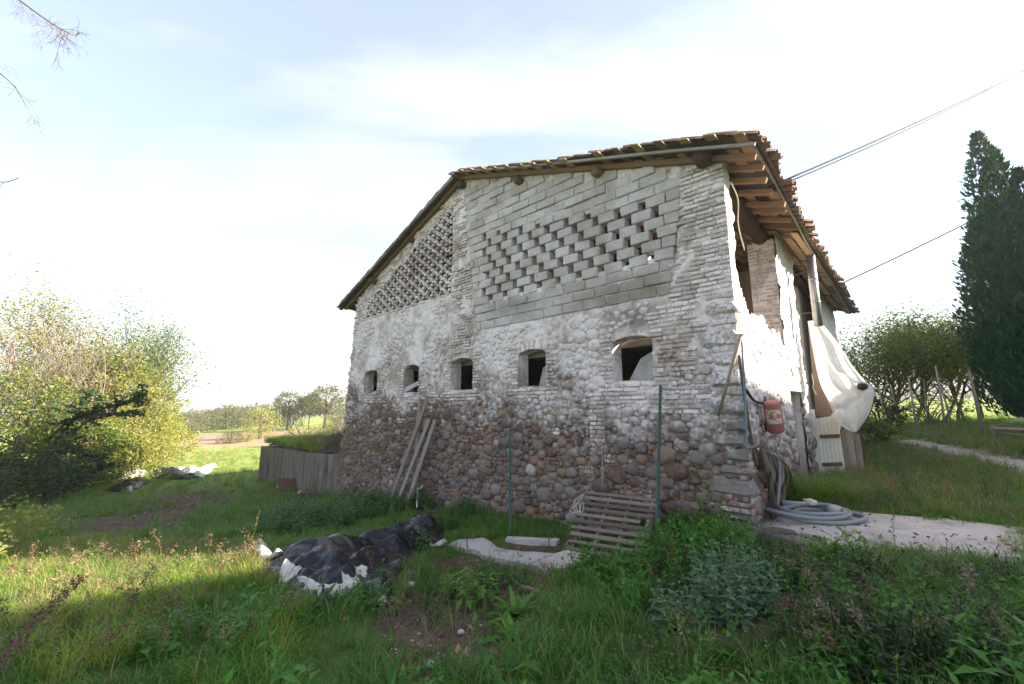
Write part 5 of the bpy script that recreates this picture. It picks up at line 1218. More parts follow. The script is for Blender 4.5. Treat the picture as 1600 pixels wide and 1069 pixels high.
def blocked(x, y): return inpoly(Z_PAL, x, y) | near_mint(x, y) | inpoly(Z_DRAIN, x, y) | inpoly(Z_TRACK, x, y) | inpoly(Z_PATH, x, y) | inpoly(Z_RIM, x, y) | inpoly(TARP, x, y) | inpoly(Z_BUNK, x, y)
def frame_ok(x, y): return (np.abs(x) < 1.32 * y + 1.2) & (y > .6)
gv = [mk('grass_tuft', blades(20, .17, .0075, .8, .09, i), L['grass']) for i in range(5)]
gp = [mk('pale_grass_tuft', blades(18, .20, .007, .9, .09, 10 + i), L['pale']) for i in range(4)]
gs = [mk('sunlit_tint_grass_tuft', blades(22, .30, .009, .9, .10, 30 + i, 4), L['sunlit_tint']) for i in range(4)]
gl = [mk('long_grass_tuft', blades(22, .36, .009, 1.0, .10, 20 + i, 4), L['grass']) for i in range(4)]
dryv = [mk('dry_tuft', blades(14, .34, .006, .9, .10, 40 + i, 3), L['dry']) for i in range(4)]
gc = [mk('clover_patch', stemplant(16, .07, .03, .026, 1, .11, 60 + i, .5, .2), L['weed']) for i in range(3)]
ros = [mk('weed_rosette', rosette(11, .19, .05, 70 + i), L['weed']) for i in range(5)]
def gdens(x, y):
    d = np.hypot(x, y); b = soft(Z_DIRT, x, y, .6) * (.74 - .6 * (nz2(x, y, 1.1, 4) > .1)) + soft(Z_SOIL, x, y, .25) * .95 + soft(Z_TRACK, x, y, .2) * .9
    p = .50 + .55 * nz2(x, y, 1.3, 1) + .30 * nz2(x, y, 4.1, 2)
    return np.clip(p, .12, 1) * np.clip(1 - b, .02, 1) * np.clip(1.15 - d / 34, .25, 1)
near_keep = lambda x, y: frame_ok(x, y) & ~blocked(x, y)
scatter('pale_grass', sprinkle(17000, -9, 9, 1.2, 9.5, lambda x, y: near_keep(x, y) & (nz2(x, y, .9, 12) + .5 * nz2(x, y, 2.7, 3) > .1), gdens), gp, 'pale bluish grass in patches over the yard', 'grass', .6, 1.5)
scatter('grass', sprinkle(20000, -9, 9, 1.2, 9.5, near_keep, gdens), gv, 'short green grass covering the yard in front of the barn', 'grass', .7, 1.4)
scatter('meadow_grass', sprinkle(42000, -40, 34, 8, 40, lambda x, y: near_keep(x, y) & (y > 8.8), gdens), gv + gl[:1], 'green grass of the field beside and behind the barn', 'grass', 1.0, 1.9)
Z_STRIP = poly([(0, 838), (160, 846), (330, 858), (430, 872), (440, 915), (300, 950), (150, 985), (0, 1000)])
Z_BL = poly([(0, 960), (300, 900), (420, 900), (470, 960), (430, 1069), (0, 1069)])
scatter('long_grass', sprinkle(5200, -9, 3, 2.2, 9, lambda x, y: near_keep(x, y) & (inpoly(Z_STRIP, x, y) | (inpoly(Z_BL, x, y) & (nz2(x, y, 1.7, 4) > .1)))), gs, 'long yellowish grass tinted brighter for the sunlit strip on the left', 'grass', .55, 1.0)
scatter('dry_grass', np.concatenate([sprinkle(3800, -9, 3, 2.2, 9, lambda x, y: near_keep(x, y) & inpoly(Z_STRIP, x, y) & (nz2(x, y, 2.3, 7) > -.15)), sprinkle(11000, 2, 18, 2, 18, lambda x, y: near_keep(x, y) & (inpoly(Z_RIGHT, x, y) | inpoly(Z_BANK, x, y) | (inpoly(Z_WEED, x, y) & (nz2(x, y, 1.9, 3) > .35)))),
                                     sprinkle(220, -4, 3, 2.4, 6, lambda x, y: near_keep(x, y) & inpoly(Z_SOIL, x, y)), sprinkle(2500, -40, -8, 22, 45, near_keep)]), dryv, 'dry straw coloured grass among the green', 'dry grass', .6, 1.15)
scatter('slope_weeds', sprinkle(2600, 3, 30, 4.5, 26, lambda x, y: near_keep(x, y) & (inpoly(Z_RIGHT, x, y) | inpoly(Z_BANK, x, y)) & ~inpoly(Z_TRACK, x, y) & (nz2(x, y, .9, 2) > .05)), [mk('slope_weed', stemplant(6, .34, .075, .03, 6, .14, 170 + i, .5, .4), L[k_]) for i, k_ in enumerate(('weed', 'dark', 'olive', 'weed'))], 'mixed weeds in patches over the slope right of the barn', 'weeds', .5, 1.3, .2)
scatter('right_grass', sprinkle(9000, 3, 30, 4.5, 30, lambda x, y: near_keep(x, y) & (inpoly(Z_RIGHT, x, y) | inpoly(Z_BANK, x, y)) & ~inpoly(Z_TRACK, x, y)), gl + gc, 'rough long grass on the slope right of the barn', 'grass', .6, 1.25)
def topfill(x, y): return np.maximum(hts(x, y), -.02)
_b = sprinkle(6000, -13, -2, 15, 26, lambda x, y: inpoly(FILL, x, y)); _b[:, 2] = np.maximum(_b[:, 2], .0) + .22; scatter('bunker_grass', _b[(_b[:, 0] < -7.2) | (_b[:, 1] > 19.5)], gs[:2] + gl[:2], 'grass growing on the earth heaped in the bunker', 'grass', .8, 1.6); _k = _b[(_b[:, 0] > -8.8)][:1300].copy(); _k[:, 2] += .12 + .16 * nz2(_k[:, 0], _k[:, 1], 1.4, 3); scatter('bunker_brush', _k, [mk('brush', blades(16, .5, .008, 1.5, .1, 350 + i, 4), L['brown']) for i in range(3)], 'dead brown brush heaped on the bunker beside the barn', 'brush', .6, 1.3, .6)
nv = [mk('nettle', stemplant(5, .46, .11, .062, 6, .12, 90 + i, .4, .45), L['nettle']) for i in range(5)]
scatter('nettles', np.concatenate([sprinkle(2700, -8, 1.5, 7, 15, lambda x, y: near_keep(x, y) & inpoly(Z_NETTLE, x, y) & (nz2(x, y, 1.2, 2) + .4 * nz2(x, y, 3.3, 5) > -.3)), sprinkle(420, -9, 2, 6.8, 15, lambda x, y: near_keep(x, y) & (barn_uv(x, y)[1] > -.75) & (barn_uv(x, y)[0] > 4.8))]), nv, 'dense dark nettles along the foot of the gable wall', 'nettles', .35, 1.2)
dkv = [mk('weed_stem', stemplant(5, .34, .07, .035, 6, .12, 120 + i, .5, .4), L['dark']) for i in range(4)] + [mk('weed_stem_green', stemplant(5, .32, .085, .042, 5, .12, 130 + i, .6, .4), L['weed']) for i in range(3)]
scatter('weeds', np.concatenate([sprinkle(8200, .0, 6.5, 1.6, 6.3, lambda x, y: near_keep(x, y) & inpoly(Z_WEED, x, y), lambda x, y: np.clip(.42 + .75 * nz2(x, y, 1.7, 5), .05, 1) * np.clip(.25 + (x / np.maximum(y, .5) - .22) * 2.2, .12, 1)), sprinkle(900, -9, 1, 2, 7, lambda x, y: near_keep(x, y) & (nz2(x, y, 1.1, 6) > .45))]), dkv, 'tangled dark green weeds filling the right foreground', 'weeds', .4, 1.15, .25)
Z_LUSH = poly([(1000, 880), (1020, 850), (1085, 828), (1180, 850), (1200, 880), (1100, 905), (940, 930), (900, 900)])
luv = [mk('lush_weed', stemplant(5, .34, .13, .06, 4, .12, 150 + i, .5, .5), L['weed']) for i in range(3)] + [mk('lush_rosette', rosette(14, .22, .045, 160 + i, (.5, 1.3)), L['weed']) for i in range(3)]
scatter('lush_weeds', np.concatenate([sprinkle(2600, -.5, 4.5, 3, 7, lambda x, y: near_keep(x, y) & inpoly(Z_LUSH, x, y)), sprinkle(500, -3, 6, 1.6, 6, lambda x, y: near_keep(x, y) & (nz2(x, y, 1.4, 11) > .3))]), luv, 'bright lush leafy weeds under the barn corner and pallet', 'weeds', .6, 1.15, .2)
flv = [mk('fluffy_seed_head', stalk(.6, 360 + i, 90, .045, .3, .35), L['flower']) for i in range(3)]
scatter('seed_fluff', sprinkle(130, 1.5, 5.5, 2.2, 5.0, lambda x, y: near_keep(x, y) & inpoly(Z_WEED, x, y), lambda x, y: np.clip(.15 + .5 * nz2(x, y, 1.9, 8), 0, .5) * (x / y > .45)), flv, 'pale fluffy seed heads among the dark weeds', 'seed heads', .5, .95, .3)
scatter('ground_cover', np.concatenate([sprinkle(9000, -7, 6.5, 1.4, 8, near_keep, lambda x, y: np.clip(.25 + .6 * nz2(x, y, 1.6, 9), .05, 1)), sprinkle(3000, 3, 14, 6, 15, lambda x, y: near_keep(x, y) & inpoly(Z_RIGHT, x, y))]), gc, 'low clover and creeping leaves between the grass', 'ground cover', .7, 1.5)
lv = []
for i in range(3):
    v, f = [], []; leafquad(v, f, Vector((0, 0, .006)), Vector((1, 0, .15)), Vector((0, 0, 1)), .055, .035, -.3 + .3 * i); lv.append(mk('fallen_leaf', (v, f), L['litter']))
scatter('leaf_litter', np.concatenate([sprinkle(5000, -16, -6, 8, 20, lambda x, y: inpoly(Z_DIRT, x, y)), sprinkle(1800, -5, 5, 2, 8, lambda x, y: inpoly(Z_SOIL, x, y)), sprinkle(700, -7, 7, 1.5, 8, lambda x, y: ~inpoly(TARP, x, y)), sprinkle(2400, 3, 9, 4, 8, lambda x, y: inpoly(Z_PATH, x, y)) + np.array([0, 0, .06]), sprinkle(260, -2, 2, 5, 9, lambda x, y: inpoly(Z_RIM, x, y)) + np.array([0, 0, .03])]), lv, 'brown fallen leaves strewn over the bare soil', 'leaf litter', .7, 1.5, .5)
pv = [cobble(200 + i, M['concrete'], 1, .3) for i in range(3)]
scatter('gravel', np.concatenate([sprinkle(2600, -3, 3, 1.8, 7, lambda x, y: inpoly(Z_SOIL, x, y)), sprinkle(900, -5, 2, 1.8, 7), sprinkle(1600, 5, 18, 8, 18, lambda x, y: inpoly(Z_TRACK, x, y))]), pv, 'small stones and crumbs of mortar in the soil', 'gravel', .008, .035)
tw = [mk('dead_twig', blades(9, .38, .005, 1.6, .05, 300 + i, 4), L['brown']) for i in range(3)]
scatter('dead_twigs', np.concatenate([sprinkle(900, -3, 3, 2, 8, lambda x, y: near_keep(x, y) & (inpoly(Z_SOIL, x, y))), sprinkle(260, -3, 2, 6, 9, lambda x, y: inpoly(Z_PIT, x, y)), sprinkle(900, 1, 6, 1.8, 6, lambda x, y: near_keep(x, y) & inpoly(Z_WEED, x, y))]), tw, 'dead brown twigs and stems lying in the weeds', 'twigs', .5, 1.2, .9)
stv = [mk('seed_stalk', stalk(.62, 310 + i, 60, .06), L['brown']) for i in range(4)] + [mk('pale_seed_stalk', stalk(.55, 330 + i, 46, .06), L['dry']) for i in range(3)]
scatter('seed_stalks', np.concatenate([sprinkle(300, -7, -2, 3, 8, lambda x, y: near_keep(x, y) & inpoly(Z_STRIP, x, y)), sprinkle(95, -6, -1.5, 2.2, 5, lambda x, y: near_keep(x, y) & inpoly(Z_BL, x, y)), sprinkle(170, 1, 6, 1.8, 6, lambda x, y: near_keep(x, y) & inpoly(Z_WEED, x, y)), sprinkle(260, 4, 18, 7, 20, lambda x, y: near_keep(x, y) & (inpoly(Z_RIGHT, x, y) | inpoly(Z_BANK, x, y)))]), stv, 'withered seed stalks standing among the grass', 'seed stalks', .45, 1.0, .25)
# single plants that stand out
def plant(name, me, p, s, lab, cat='weed', grp=None, rz=0):
    o = ob(name, me, None, lab, cat, grp); o.location = p; o.scale = (s, s, s); o.rotation_euler = (0, 0, rz); return o
bigr = [mk('broad_leaf_weed', rosette(58, .19, .052, 400 + i, (.2, 1.35)) if i % 2 else stemplant(18, .27, .13, .056, 3, .13, 400 + i, .7, .5), L['lush']) for i in range(4)]
for i, (x, y, s, lab) in enumerate(((745, 945, .9, 'bright leafy weed clump on the bare soil below the tarpaulin tip'), (805, 965, 1.0, 'bright leafy weed clump on the bare soil below the wood scrap'), (700, 935, .7, 'small leafy weed at the left of the bare soil'), (800, 1000, .8, 'spreading rosette weed low in the middle of the soil'),
                            (655, 858, .8, 'leafy weed growing beside the right end of the tarpaulin'), (1290, 880, 1.25, 'tall bright dock leaves in front of the drain channel'), (1332, 888, 1.1, 'bright dock leaves right of the taller dock by the drain'), (1060, 872, 1.2, 'bright leafy weed by the foot of the pallet'), (1110, 862, 1.2, 'bright leafy weed under the barn corner'),
                            (1060, 985, .8, 'pale broad leaved rosette left of the grey green plant'), (350, 1000, .9, 'dandelion rosette in the shaded grass at the lower left'), (985, 930, .8, 'bright leafy weed between the bare soil and the grey green plant'), (1350, 1040, .7, 'large dock leaves low in the right foreground'), (1190, 806, .9, 'leafy weed at the foot of the sunlit wall by the vine trunk'))):
    plant('broad_leaf_weed', bigr[i % 4], Gw(x, y, -.01), s * (.75 if x < 400 else 1.2), lab, 'weed', 'broad leaved weeds', i * 1.1)
mint = stemplant(75, .50, .075, .062, 6, .36, 77, .45, .35)
plant('grey_green_plant', mk('grey_green_plant', mint, L['mint']), Gw(1150, 955, -.02), 1.0, 'dense grey green mint like plant in the right foreground', 'plant')
plant('grey_green_plant', mk('grey_green_plant', stemplant(34, .34, .07, .058, 5, .28, 78, .45, .35), L['mint']), Gw(1062, 975, -.02), .9, 'low grey green plant left of the larger one', 'plant')
plant('grass_tussock', mk('grass_tussock', blades(420, .85, .012, 1.15, .32, 501, 5), L['grass']), Gw(1262, 792, -.02), 1.0, 'tall arching grass tussock in front of the bricked doorway', 'grass tussock')
plant('grass_tussock', mk('grass_tussock', blades(300, .75, .012, 1.15, .35, 502, 5), L['grass']), Gw(1305, 786, -.02), .9, 'arching grass tussock in front of the white plank door', 'grass tussock', None, 2)
cr = stemplant(16, .2, .07, .04, 3, .05, 79, .6, .4); v, f = [], []
r = random.Random(3)
for i in range(46):
    t = r.random(); p = Fw(1094 + r.uniform(-14, 16) + 8 * math.sin(t * 5), 832 - 112 * t, .03 + r.uniform(0, .08)); d = Vector((r.uniform(-1, 1), -.7, r.uniform(-.4, .6))); leafquad(v, f, p, d, Vector((0, -.3, 1)), r.uniform(.06, .11), r.uniform(.03, .05), .35)
b0 = Fw(1094, 832, .04); plant('creeper', mk('creeper', ([tuple(Vector(q) - b0) for q in v], f), L['weed']), b0, 1, 'thin green creeper climbing the stones near the barn corner', 'creeper')
m_ = stalk(1.0, 900, 18, .015, .12, .4); plant('dry_stalk', mk('dry_stalk', m_, L['dry']), Gw(389, 888), 1.0, 'tall pale dry stalk beside the left end of the tarpaulin', 'stalk')
plant('dry_stalk', mk('dry_stalk', stalk(.62, 902, 26, .02, .05, .9), L['brown']), Gw(1400, 872), .9, 'tall dark withered stalk in front of the concrete path', 'stalk')
plant('dry_stalk', mk('dry_stalk', stalk(.6, 905, 160, .06, .3, .75), L['brown']), Gw(583, 905), .75, 'withered brown weed standing in front of the tarpaulin', 'stalk')
for i, (x0, y0, x1, y1, lab) in enumerate(((0, 1000, 128, 902, 'dark seed plume arching into the sunlit strip at the left edge'), (0, 1045, 60, 962, 'shorter dark seed plume low at the left edge'), (60, 1010, 285, 918, 'long thin dark seed stem reaching towards the tarpaulin'))):
    a = V3(at_y(x0 - 90, y0 + 60, 2.5)); b = V3(at_y(x1, y1, 3.6)); a.z = ht(a.x, a.y); r = random.Random(i + 40); v, f = [], []; path_ = smooth_path([a, a.lerp(b, .45) + Vector((0, 0, .12)), b], 20); n = len(path_)
    for k in range(420 if i < 2 else 160):
        t = .25 + .75 * r.random() if i < 2 else .55 + .45 * r.random(); c = path_[int(t * (n - 1))]; d = Vector((r.gauss(0, 1), r.gauss(0, 1), r.gauss(0, 1))).normalized(); leafquad(v, f, c + d * r.uniform(0, .05) * (1.2 - t * .6), d, Vector((r.gauss(0, 1), 0, 1)), r.uniform(.015, .035), r.uniform(.008, .016), .2)
    t = empty('seed_plume', tuple(a), lab, 'seed plume', 'dark seed plumes at the left edge'); m = MB(); m.tube(path_, [.006 * (1 - .8 * k / n) for k in range(n)], 5); ob('stem', local(t, m).me('stem', L['brown']), t); ob('leaves', mk('leaves', ([tuple(Vector(q) - a) for q in v], f), L['brown']), t)

# ------------------------------------------------------------------ trees and bushes
def leafcloud(C, D, size, seed, asp=.6):
    """one folded leaf per centre; C centres (n,3)"""
    g = np.random.default_rng(seed); n = len(C); d = g.normal(0, 1, (n, 3)); d[:, 2] *= .7; d /= np.linalg.norm(d, axis=1)[:, None]; u = g.normal(0, 1, (n, 3)); u[:, 2] += .6; s = np.cross(d, u); s /= np.linalg.norm(s, axis=1)[:, None] + 1e-9
    L_ = (size * g.uniform(.6, 1.3, n))[:, None]; W_ = L_ * asp; nn = np.cross(s, d)
    v = np.stack([C - d * L_ * .5, C + s * W_ * .5 + nn * W_ * .12, C + d * L_ * .5, C - s * W_ * .5 + nn * W_ * .12], 1).reshape(-1, 3); f = np.arange(4 * n).reshape(n, 4); return v, f
def skeleton(seed, h, spread, levels=4, trunk=.3, base=1, up=.25, nb=4, wob=.15, start=.3):
    r = random.Random(seed); segs = []; tips = []
    def grow(p, d, ln, rad, lv):
        pts = [p]; q = p; dd = d.copy(); k = 4
        for i in range(k):
            dd = (dd + Vector((r.gauss(0, wob), r.gauss(0, wob), r.gauss(up * .3, wob * .6)))).normalized(); q = q + dd * ln / k; pts.append(q)
        segs.append((pts, [rad * (1 - .55 * i / k) for i in range(k + 1)], lv))
        if lv >= levels: tips.append((pts, rad)); return
        for j in range(nb if lv else nb + 2):
            t = r.uniform(start if lv == 0 else .25, 1.0); i = min(k - 1, int(t * k)); b = pts[i].lerp(pts[i + 1], t * k - i); ax = Vector((r.gauss(0, 1), r.gauss(0, 1), r.gauss(up, .5))).normalized(); nd = (dd * .55 + ax * spread).normalized(); grow(b, nd, ln * r.uniform(.5, .75), rad * .5, lv + 1)
        if lv: tips.append((pts[-2:], rad))
    for b in range(base):
        a = r.uniform(0, 6.28); d = Vector((math.cos(a) * .45 * (base > 1), math.sin(a) * .45 * (base > 1), 1)).normalized(); grow(Vector((r.uniform(-.3, .3) * (base > 1), r.uniform(-.3, .3) * (base > 1), -.2)), d, h * .5, trunk, 0)
    return segs, tips
def tree_meshes(seed, h, mat, n, size, spread=.8, levels=3, trunk=.14, base=1, jit=.45, bark='bark', nb=4, up=.25, low=0.0, start=.3, asp=.6):
    segs, tips = skeleton(seed, h, spread, levels, trunk, base, up, nb, .15, start); m = MB()
    for pts, rad, lv in segs: m.tube(pts, [max(.006, x) for x in rad], 6 if lv < 2 else 4, False)
    zmax = max(p.z for pts, _, _ in segs for p in pts); k = h / zmax; g = np.random.default_rng(seed)
    T = np.array([[tuple(p) for p in (pts[0], pts[-1])] for pts, _ in tips]); w = g.integers(0, len(T), n); t = g.uniform(.1, 1.1, n)[:, None]; C = T[w, 0] * (1 - t) + T[w, 1] * t + g.normal(0, jit, (n, 3)) * np.array([1, 1, .8])
    m.v = [(x * k, y * k, z * k) for x, y, z in m.v]; C = C * k; C = C[C[:, 2] > low]
    v, f = leafcloud(C, None, size, seed, asp); return m.me('trunk', M[bark], True), mesh('crown', v, f, L[mat])
def put_tree(name, trunk, crown, p, s, lab, cat='tree', grp=None, rz=0.0, sq=1.0):
    t = empty(name, tuple(p), lab, cat, grp, rz); a = ob('trunk', trunk, t); b = ob('crown', crown, t)
    if hasattr(s, '__len__'): t.scale = s
    else: t.scale = (s, s, s * sq)
    return t
def P3(px, Y, dz=0.0): x = (px - CXP) / F_PX * Y / (_c) ; x = at_y(px, 650, Y)[0]; return Vector((x, Y, ht(x, Y) + dz))
def htop(py, px, Y): return at_y(px, py, Y)[2] - ht(at_y(px, 650, Y)[0], Y)
GB = 'bushes and trees at the left edge'
# dense leafy bush: leaves through a lumpy volume
def bush_meshes(seed, rx, ry, h, mat, n, size, stems=7, bark='twig', hollow=.45, lump=.35, asp=.6):
    g = np.random.default_rng(seed); d = g.normal(0, 1, (n, 3)); d /= np.linalg.norm(d, axis=1)[:, None]; rad = g.uniform(hollow, 1, n) ** .6
    off = g.uniform(0, 50, 3); lum = np.array([1 + lump * noise.noise(Vector(tuple(q * 1.6 + off))) + lump * .8 * noise.noise(Vector(tuple(q * 4.2 + off))) for q in d]); C = d * (rad * lum)[:, None] * np.array([rx, ry, h * .52]) + np.array([0, 0, h * .48]); C = C[::14][g.integers(0, len(C[::14]), len(C))] + g.normal(0, 1.0, C.shape) * min(.14, .05 * h + .02) * np.array([1, 1, .75]); C = C[C[:, 2] > .02]
    keep = np.array([noise.noise(Vector(tuple(c * 1.9 + off))) > -.22 for c in C]); C = C[keep]; v, f = leafcloud(C, None, size, seed, asp); m = MB(); r = random.Random(seed)
    for i in range(stems):
        a = r.uniform(0, 6.28); e = Vector((math.cos(a) * rx * r.uniform(.2, .8), math.sin(a) * ry * r.uniform(.2, .8), h * r.uniform(.6, 1.0))); m.tube(smooth_path([Vector((e.x * .1, e.y * .1, -.2)), Vector((e.x * .35, e.y * .35, e.z * .5)), e], 4), [.04 * (1 - .085 * j) for j in range(9)], 5, False)
        for _ in range(4): q = e * r.uniform(.5, 1); w = q + Vector((r.gauss(0, .35) * rx, r.gauss(0, .35) * ry, r.uniform(0, .3) * h)); m.tube([q, q.lerp(w, .5) + Vector((0, 0, .05)), w], [.014, .009, .004], 4, False)
    return m.me('stem', M[bark], True), mesh('foliage', v, f, L[mat])
def put_bush(name, me, p, lab, cat='bush', grp=None, rz=0.0, s=1.0):
    t = empty(name, tuple(p), lab, cat, grp, rz); ob('stem', me[0], t); ob('foliage', me[1], t); t.scale = (s, s, s) if not hasattr(s, '__len__') else s; return t
put_bush('bush', bush_meshes(1, 2.5, 2.3, 5.6, 'yellow', 32000, .10), P3(196, 20.5), 'big bright yellow green bush beside the white plastic sheets', grp=GB)
put_bush('bush', bush_meshes(2, 1.9, 1.8, 3.6, 'yellow', 14000, .09), P3(150, 18.6), 'lower yellow green bush in front of the tall thin tree', grp=GB)
put_bush('bush', bush_meshes(3, 1.8, 2.0, 4.6, 'green', 15000, .10), P3(28, 15.6), 'mid green bush with round leaves at the left edge', grp=GB)
put_bush('bush', bush_meshes(4, 2.2, 1.8, 3.0, 'green', 13000, .10), P3(118, 17.2), 'green shaded bush in the middle of the left thicket', grp=GB)
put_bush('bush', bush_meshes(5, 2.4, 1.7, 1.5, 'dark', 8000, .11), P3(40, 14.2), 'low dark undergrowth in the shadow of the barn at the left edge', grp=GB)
put_bush('bush', bush_meshes(6, 1.1, .9, 1.0, 'yellow', 3000, .075), P3(-4, 7.6), 'small sunlit bush low at the left edge by the dry stalks', grp=GB)
put_bush('bush', bush_meshes(7, 2.2, 2.0, 3.0, 'yellow', 10000, .12), P3(246, 25.5), 'hazy pale bush behind the yellow one, nearest the field', grp=GB)
tm = tree_meshes(121, 9.8, 'olive', 26000, .10, .70, 3, .085, 4, .40, 'twig', 4, .3, 2.2); put_tree('thin_tree', *tm, P3(95, 20.5), 1.0, 'tall thin tree with sparse autumn leaves above the left bushes', 'tree', GB)
tm = tree_meshes(127, 9.4, 'green', 26000, .10, .70, 3, .085, 4, .40, 'twig', 4, .3, 2.2); put_tree('thin_tree', *tm, P3(158, 21.5), 1.0, 'sparse leaved tree leaning out to the right over the yellow bush', 'tree', GB)
tm = tree_meshes(23, 7.4, 'olive', 900, .07, .7, 3, .032, 6, .3, 'pinktwig', 3, .4, 1.5); put_tree('bare_shrub', *tm, P3(85, 17.5), (1, 1, 1), 'pinkish bare shrub with crossing stems between the leafy bushes', 'shrub', GB)
tm2 = tree_meshes(24, 7.2, 'olive', 900, .07, .7, 3, .032, 6, .3, 'pinktwig', 3, .4, 1.5); put_tree('bare_shrub', *tm2, P3(5, 17.5), (1, 1, 1.05), 'bare twiggy shrub rising at the left edge', 'shrub', GB)
# ivy arms reaching out of the thicket
r = random.Random(12)
for i, (pts, lab) in enumerate((([(70, 690), (120, 650), (165, 648), (212, 645)], 'dark ivy covered branch reaching towards the field, middle one'), ([(80, 700), (110, 660), (135, 622), (142, 610)], 'dark ivy covered branch rising out of the thicket'), ([(110, 680), (160, 640), (205, 626), (222, 618)], 'dark ivy covered branch highest and farthest out'), ([(60, 710), (110, 700), (150, 715), (165, 730)], 'dark ivy covered branch drooping to the ground'))):
    Pp = smooth_path([V3(at_y(x, y, 15.4)) for x, y in pts], 14); m = MB(); m.tube(Pp, [.04 * (1 - .8 * k / len(Pp)) + .006 for k in range(len(Pp))], 6); base_ = Vector(Pp[0]); C = []
    for _ in range(16):
        q = Pp[r.randrange(len(Pp) // 4, len(Pp))]; w = q + Vector((r.gauss(.12, .28), r.gauss(0, .3), r.gauss(.05, .24))); m.tube([q, q.lerp(w, .5) + Vector((0, 0, .04)), w], [.012, .008, .004], 4)
        for _ in range(26): t_ = r.uniform(.1, 1.05); C.append(tuple(q.lerp(w, t_) + Vector((r.gauss(0, .06), r.gauss(0, .06), r.gauss(0, .05)))))
    for _ in range(120): C.append(tuple(Pp[r.randrange(len(Pp))] + Vector((r.gauss(0, .06), r.gauss(0, .08), r.gauss(0, .06)))))
    C = np.array(C) - np.array(tuple(base_))
    t = empty('ivy_branch', tuple(base_), lab, 'branch', 'ivy covered branches in the thicket'); ob('branch', local(t, m).me('branch', M['bark'], True), t); v, f = leafcloud(C, None, .12, i + 60, .85); ob('ivy', mesh('ivy', v, f, L['dark']), t)
# trees on the right, behind the stakes
GT = 'autumn trees behind the vine stakes'
for i, (px, Y, top, mat, n, lab) in enumerate(((1392, 24, 500, 'olive', 4600, 'yellow leaved tree nearest the barn behind the hanging film'), (1428, 23, 478, 'green', 6500, 'fullest green and yellow tree in the middle behind the stakes'), (1462, 25, 485, 'olive', 4200, 'thin twiggy tree right of the fullest one'), (1500, 24, 490, 'green', 4200, 'green tree close beside the cypress'), (1536, 27, 500, 'olive', 3000, 'thin tree hidden partly behind the cypress'))):
    h = htop(top, px, Y); tm = tree_meshes(31 + i, h, mat, int(n * 2.0), .12, .62, 3, .085, 2, .50, 'bark', 4, .5, h * .20, .25); put_tree('autumn_tree', *tm, P3(px, Y), 1.0, lab, 'tree', GT)
for i, (px, Y, rx, h, mat, lab) in enumerate(((1375, 17.5, 1.1, 1.5, 'dark', 'dark bramble below the stakes closest to the barn'), (1450, 21, 2.4, 1.5, 'olive', 'brownish bramble along the foot of the autumn trees'), (1350, 13.8, .8, .9, 'green', 'low weedy bush right of the upright planks'))):
    put_bush('bramble', bush_meshes(50 + i, rx, rx * .7, h, mat, 2600, .10), P3(px, Y), lab, 'bramble', 'brambles by the track')
# cypress
def cypress(seed, H, n):
    g = np.random.default_rng(seed); spires = [(-.85, 0, 1.0, 1.0), (-.1, .2, .955, 1.0), (.55, -.1, .86, 1.1), (1.1, 0, .74, 1.3), (-.62, .2, .76, 1.05), (-.70, -.3, .60, 1.05), (-.2, -.9, .70, 1.2), (.5, -1.0, .80, 1.0), (.3, 1.0, .8, 1.2), (-.5, .9, .72, 1.1), (1.2, .8, .66, 1.1), (-.8, .1, .50, .8), (-.3, -1.2, .50, 1.1), (.8, -1.2, .5, 1.1), (1.4, -.3, .5, 1.0)]
    Cs = []; Ds = []; k = n // len(spires)
    for sx, sy, hh, ww in spires:
        z = g.random(k) ** .85; a = g.uniform(0, 6.283, k); prof = np.interp(z, [0, .06, .3, .6, .82, .94, 1], [.34, .66, 1, .90, .56, .25, .02]); ph = g.uniform(0, 6)
        lum = 1 + .18 * np.sin(a * 3 + z * 19 + ph) * np.sin(z * 37 + a * 2 + ph) + .16 * np.sin(a * 7 - z * 61 + ph)
        rr = ww * prof * lum * g.uniform(.72, 1.0, k); Cs.append(np.stack([sx + rr * np.cos(a), sy + rr * np.sin(a), .35 + z * (H * hh - .35) - .12 * rr], 1)); Ds.append(np.stack([np.cos(a) * .5, np.sin(a) * .5, np.ones(k)], 1))
    C = np.concatenate(Cs); D = np.concatenate(Ds); n = len(C); D += g.normal(0, .33, (n, 3)); D /= np.linalg.norm(D, axis=1)[:, None]; s = np.cross(D, g.normal(0, 1, (n, 3))); s /= np.linalg.norm(s, axis=1)[:, None]; L_ = g.uniform(.14, .34, n)[:, None]; W_ = L_ * g.uniform(.22, .4, n)[:, None]
    v = np.stack([C - s * W_ * .3, C + D * L_ * .55 + s * W_ * .5, C + D * L_, C + D * L_ * .55 - s * W_ * .5], 1).reshape(-1, 3); return mesh('crown', v, np.arange(4 * n).reshape(n, 4), L['cypress'])
cp = Vector((21.2, 17, ht(21.2, 17))); H = 13.6 - cp.z; t = empty('cypress', tuple(cp), 'tall dark green cypress tree at the right edge', 'tree'); ob('crown', cypress(5, H, 66000), t); m = MB(); m.tube([Vector((0, 0, -.3)), Vector((0, 0, H * .5)), Vector((-.4, 0, H * .9))], [.22, .14, .03], 8); ob('trunk', m.me('trunk', M['bark'], True), t)
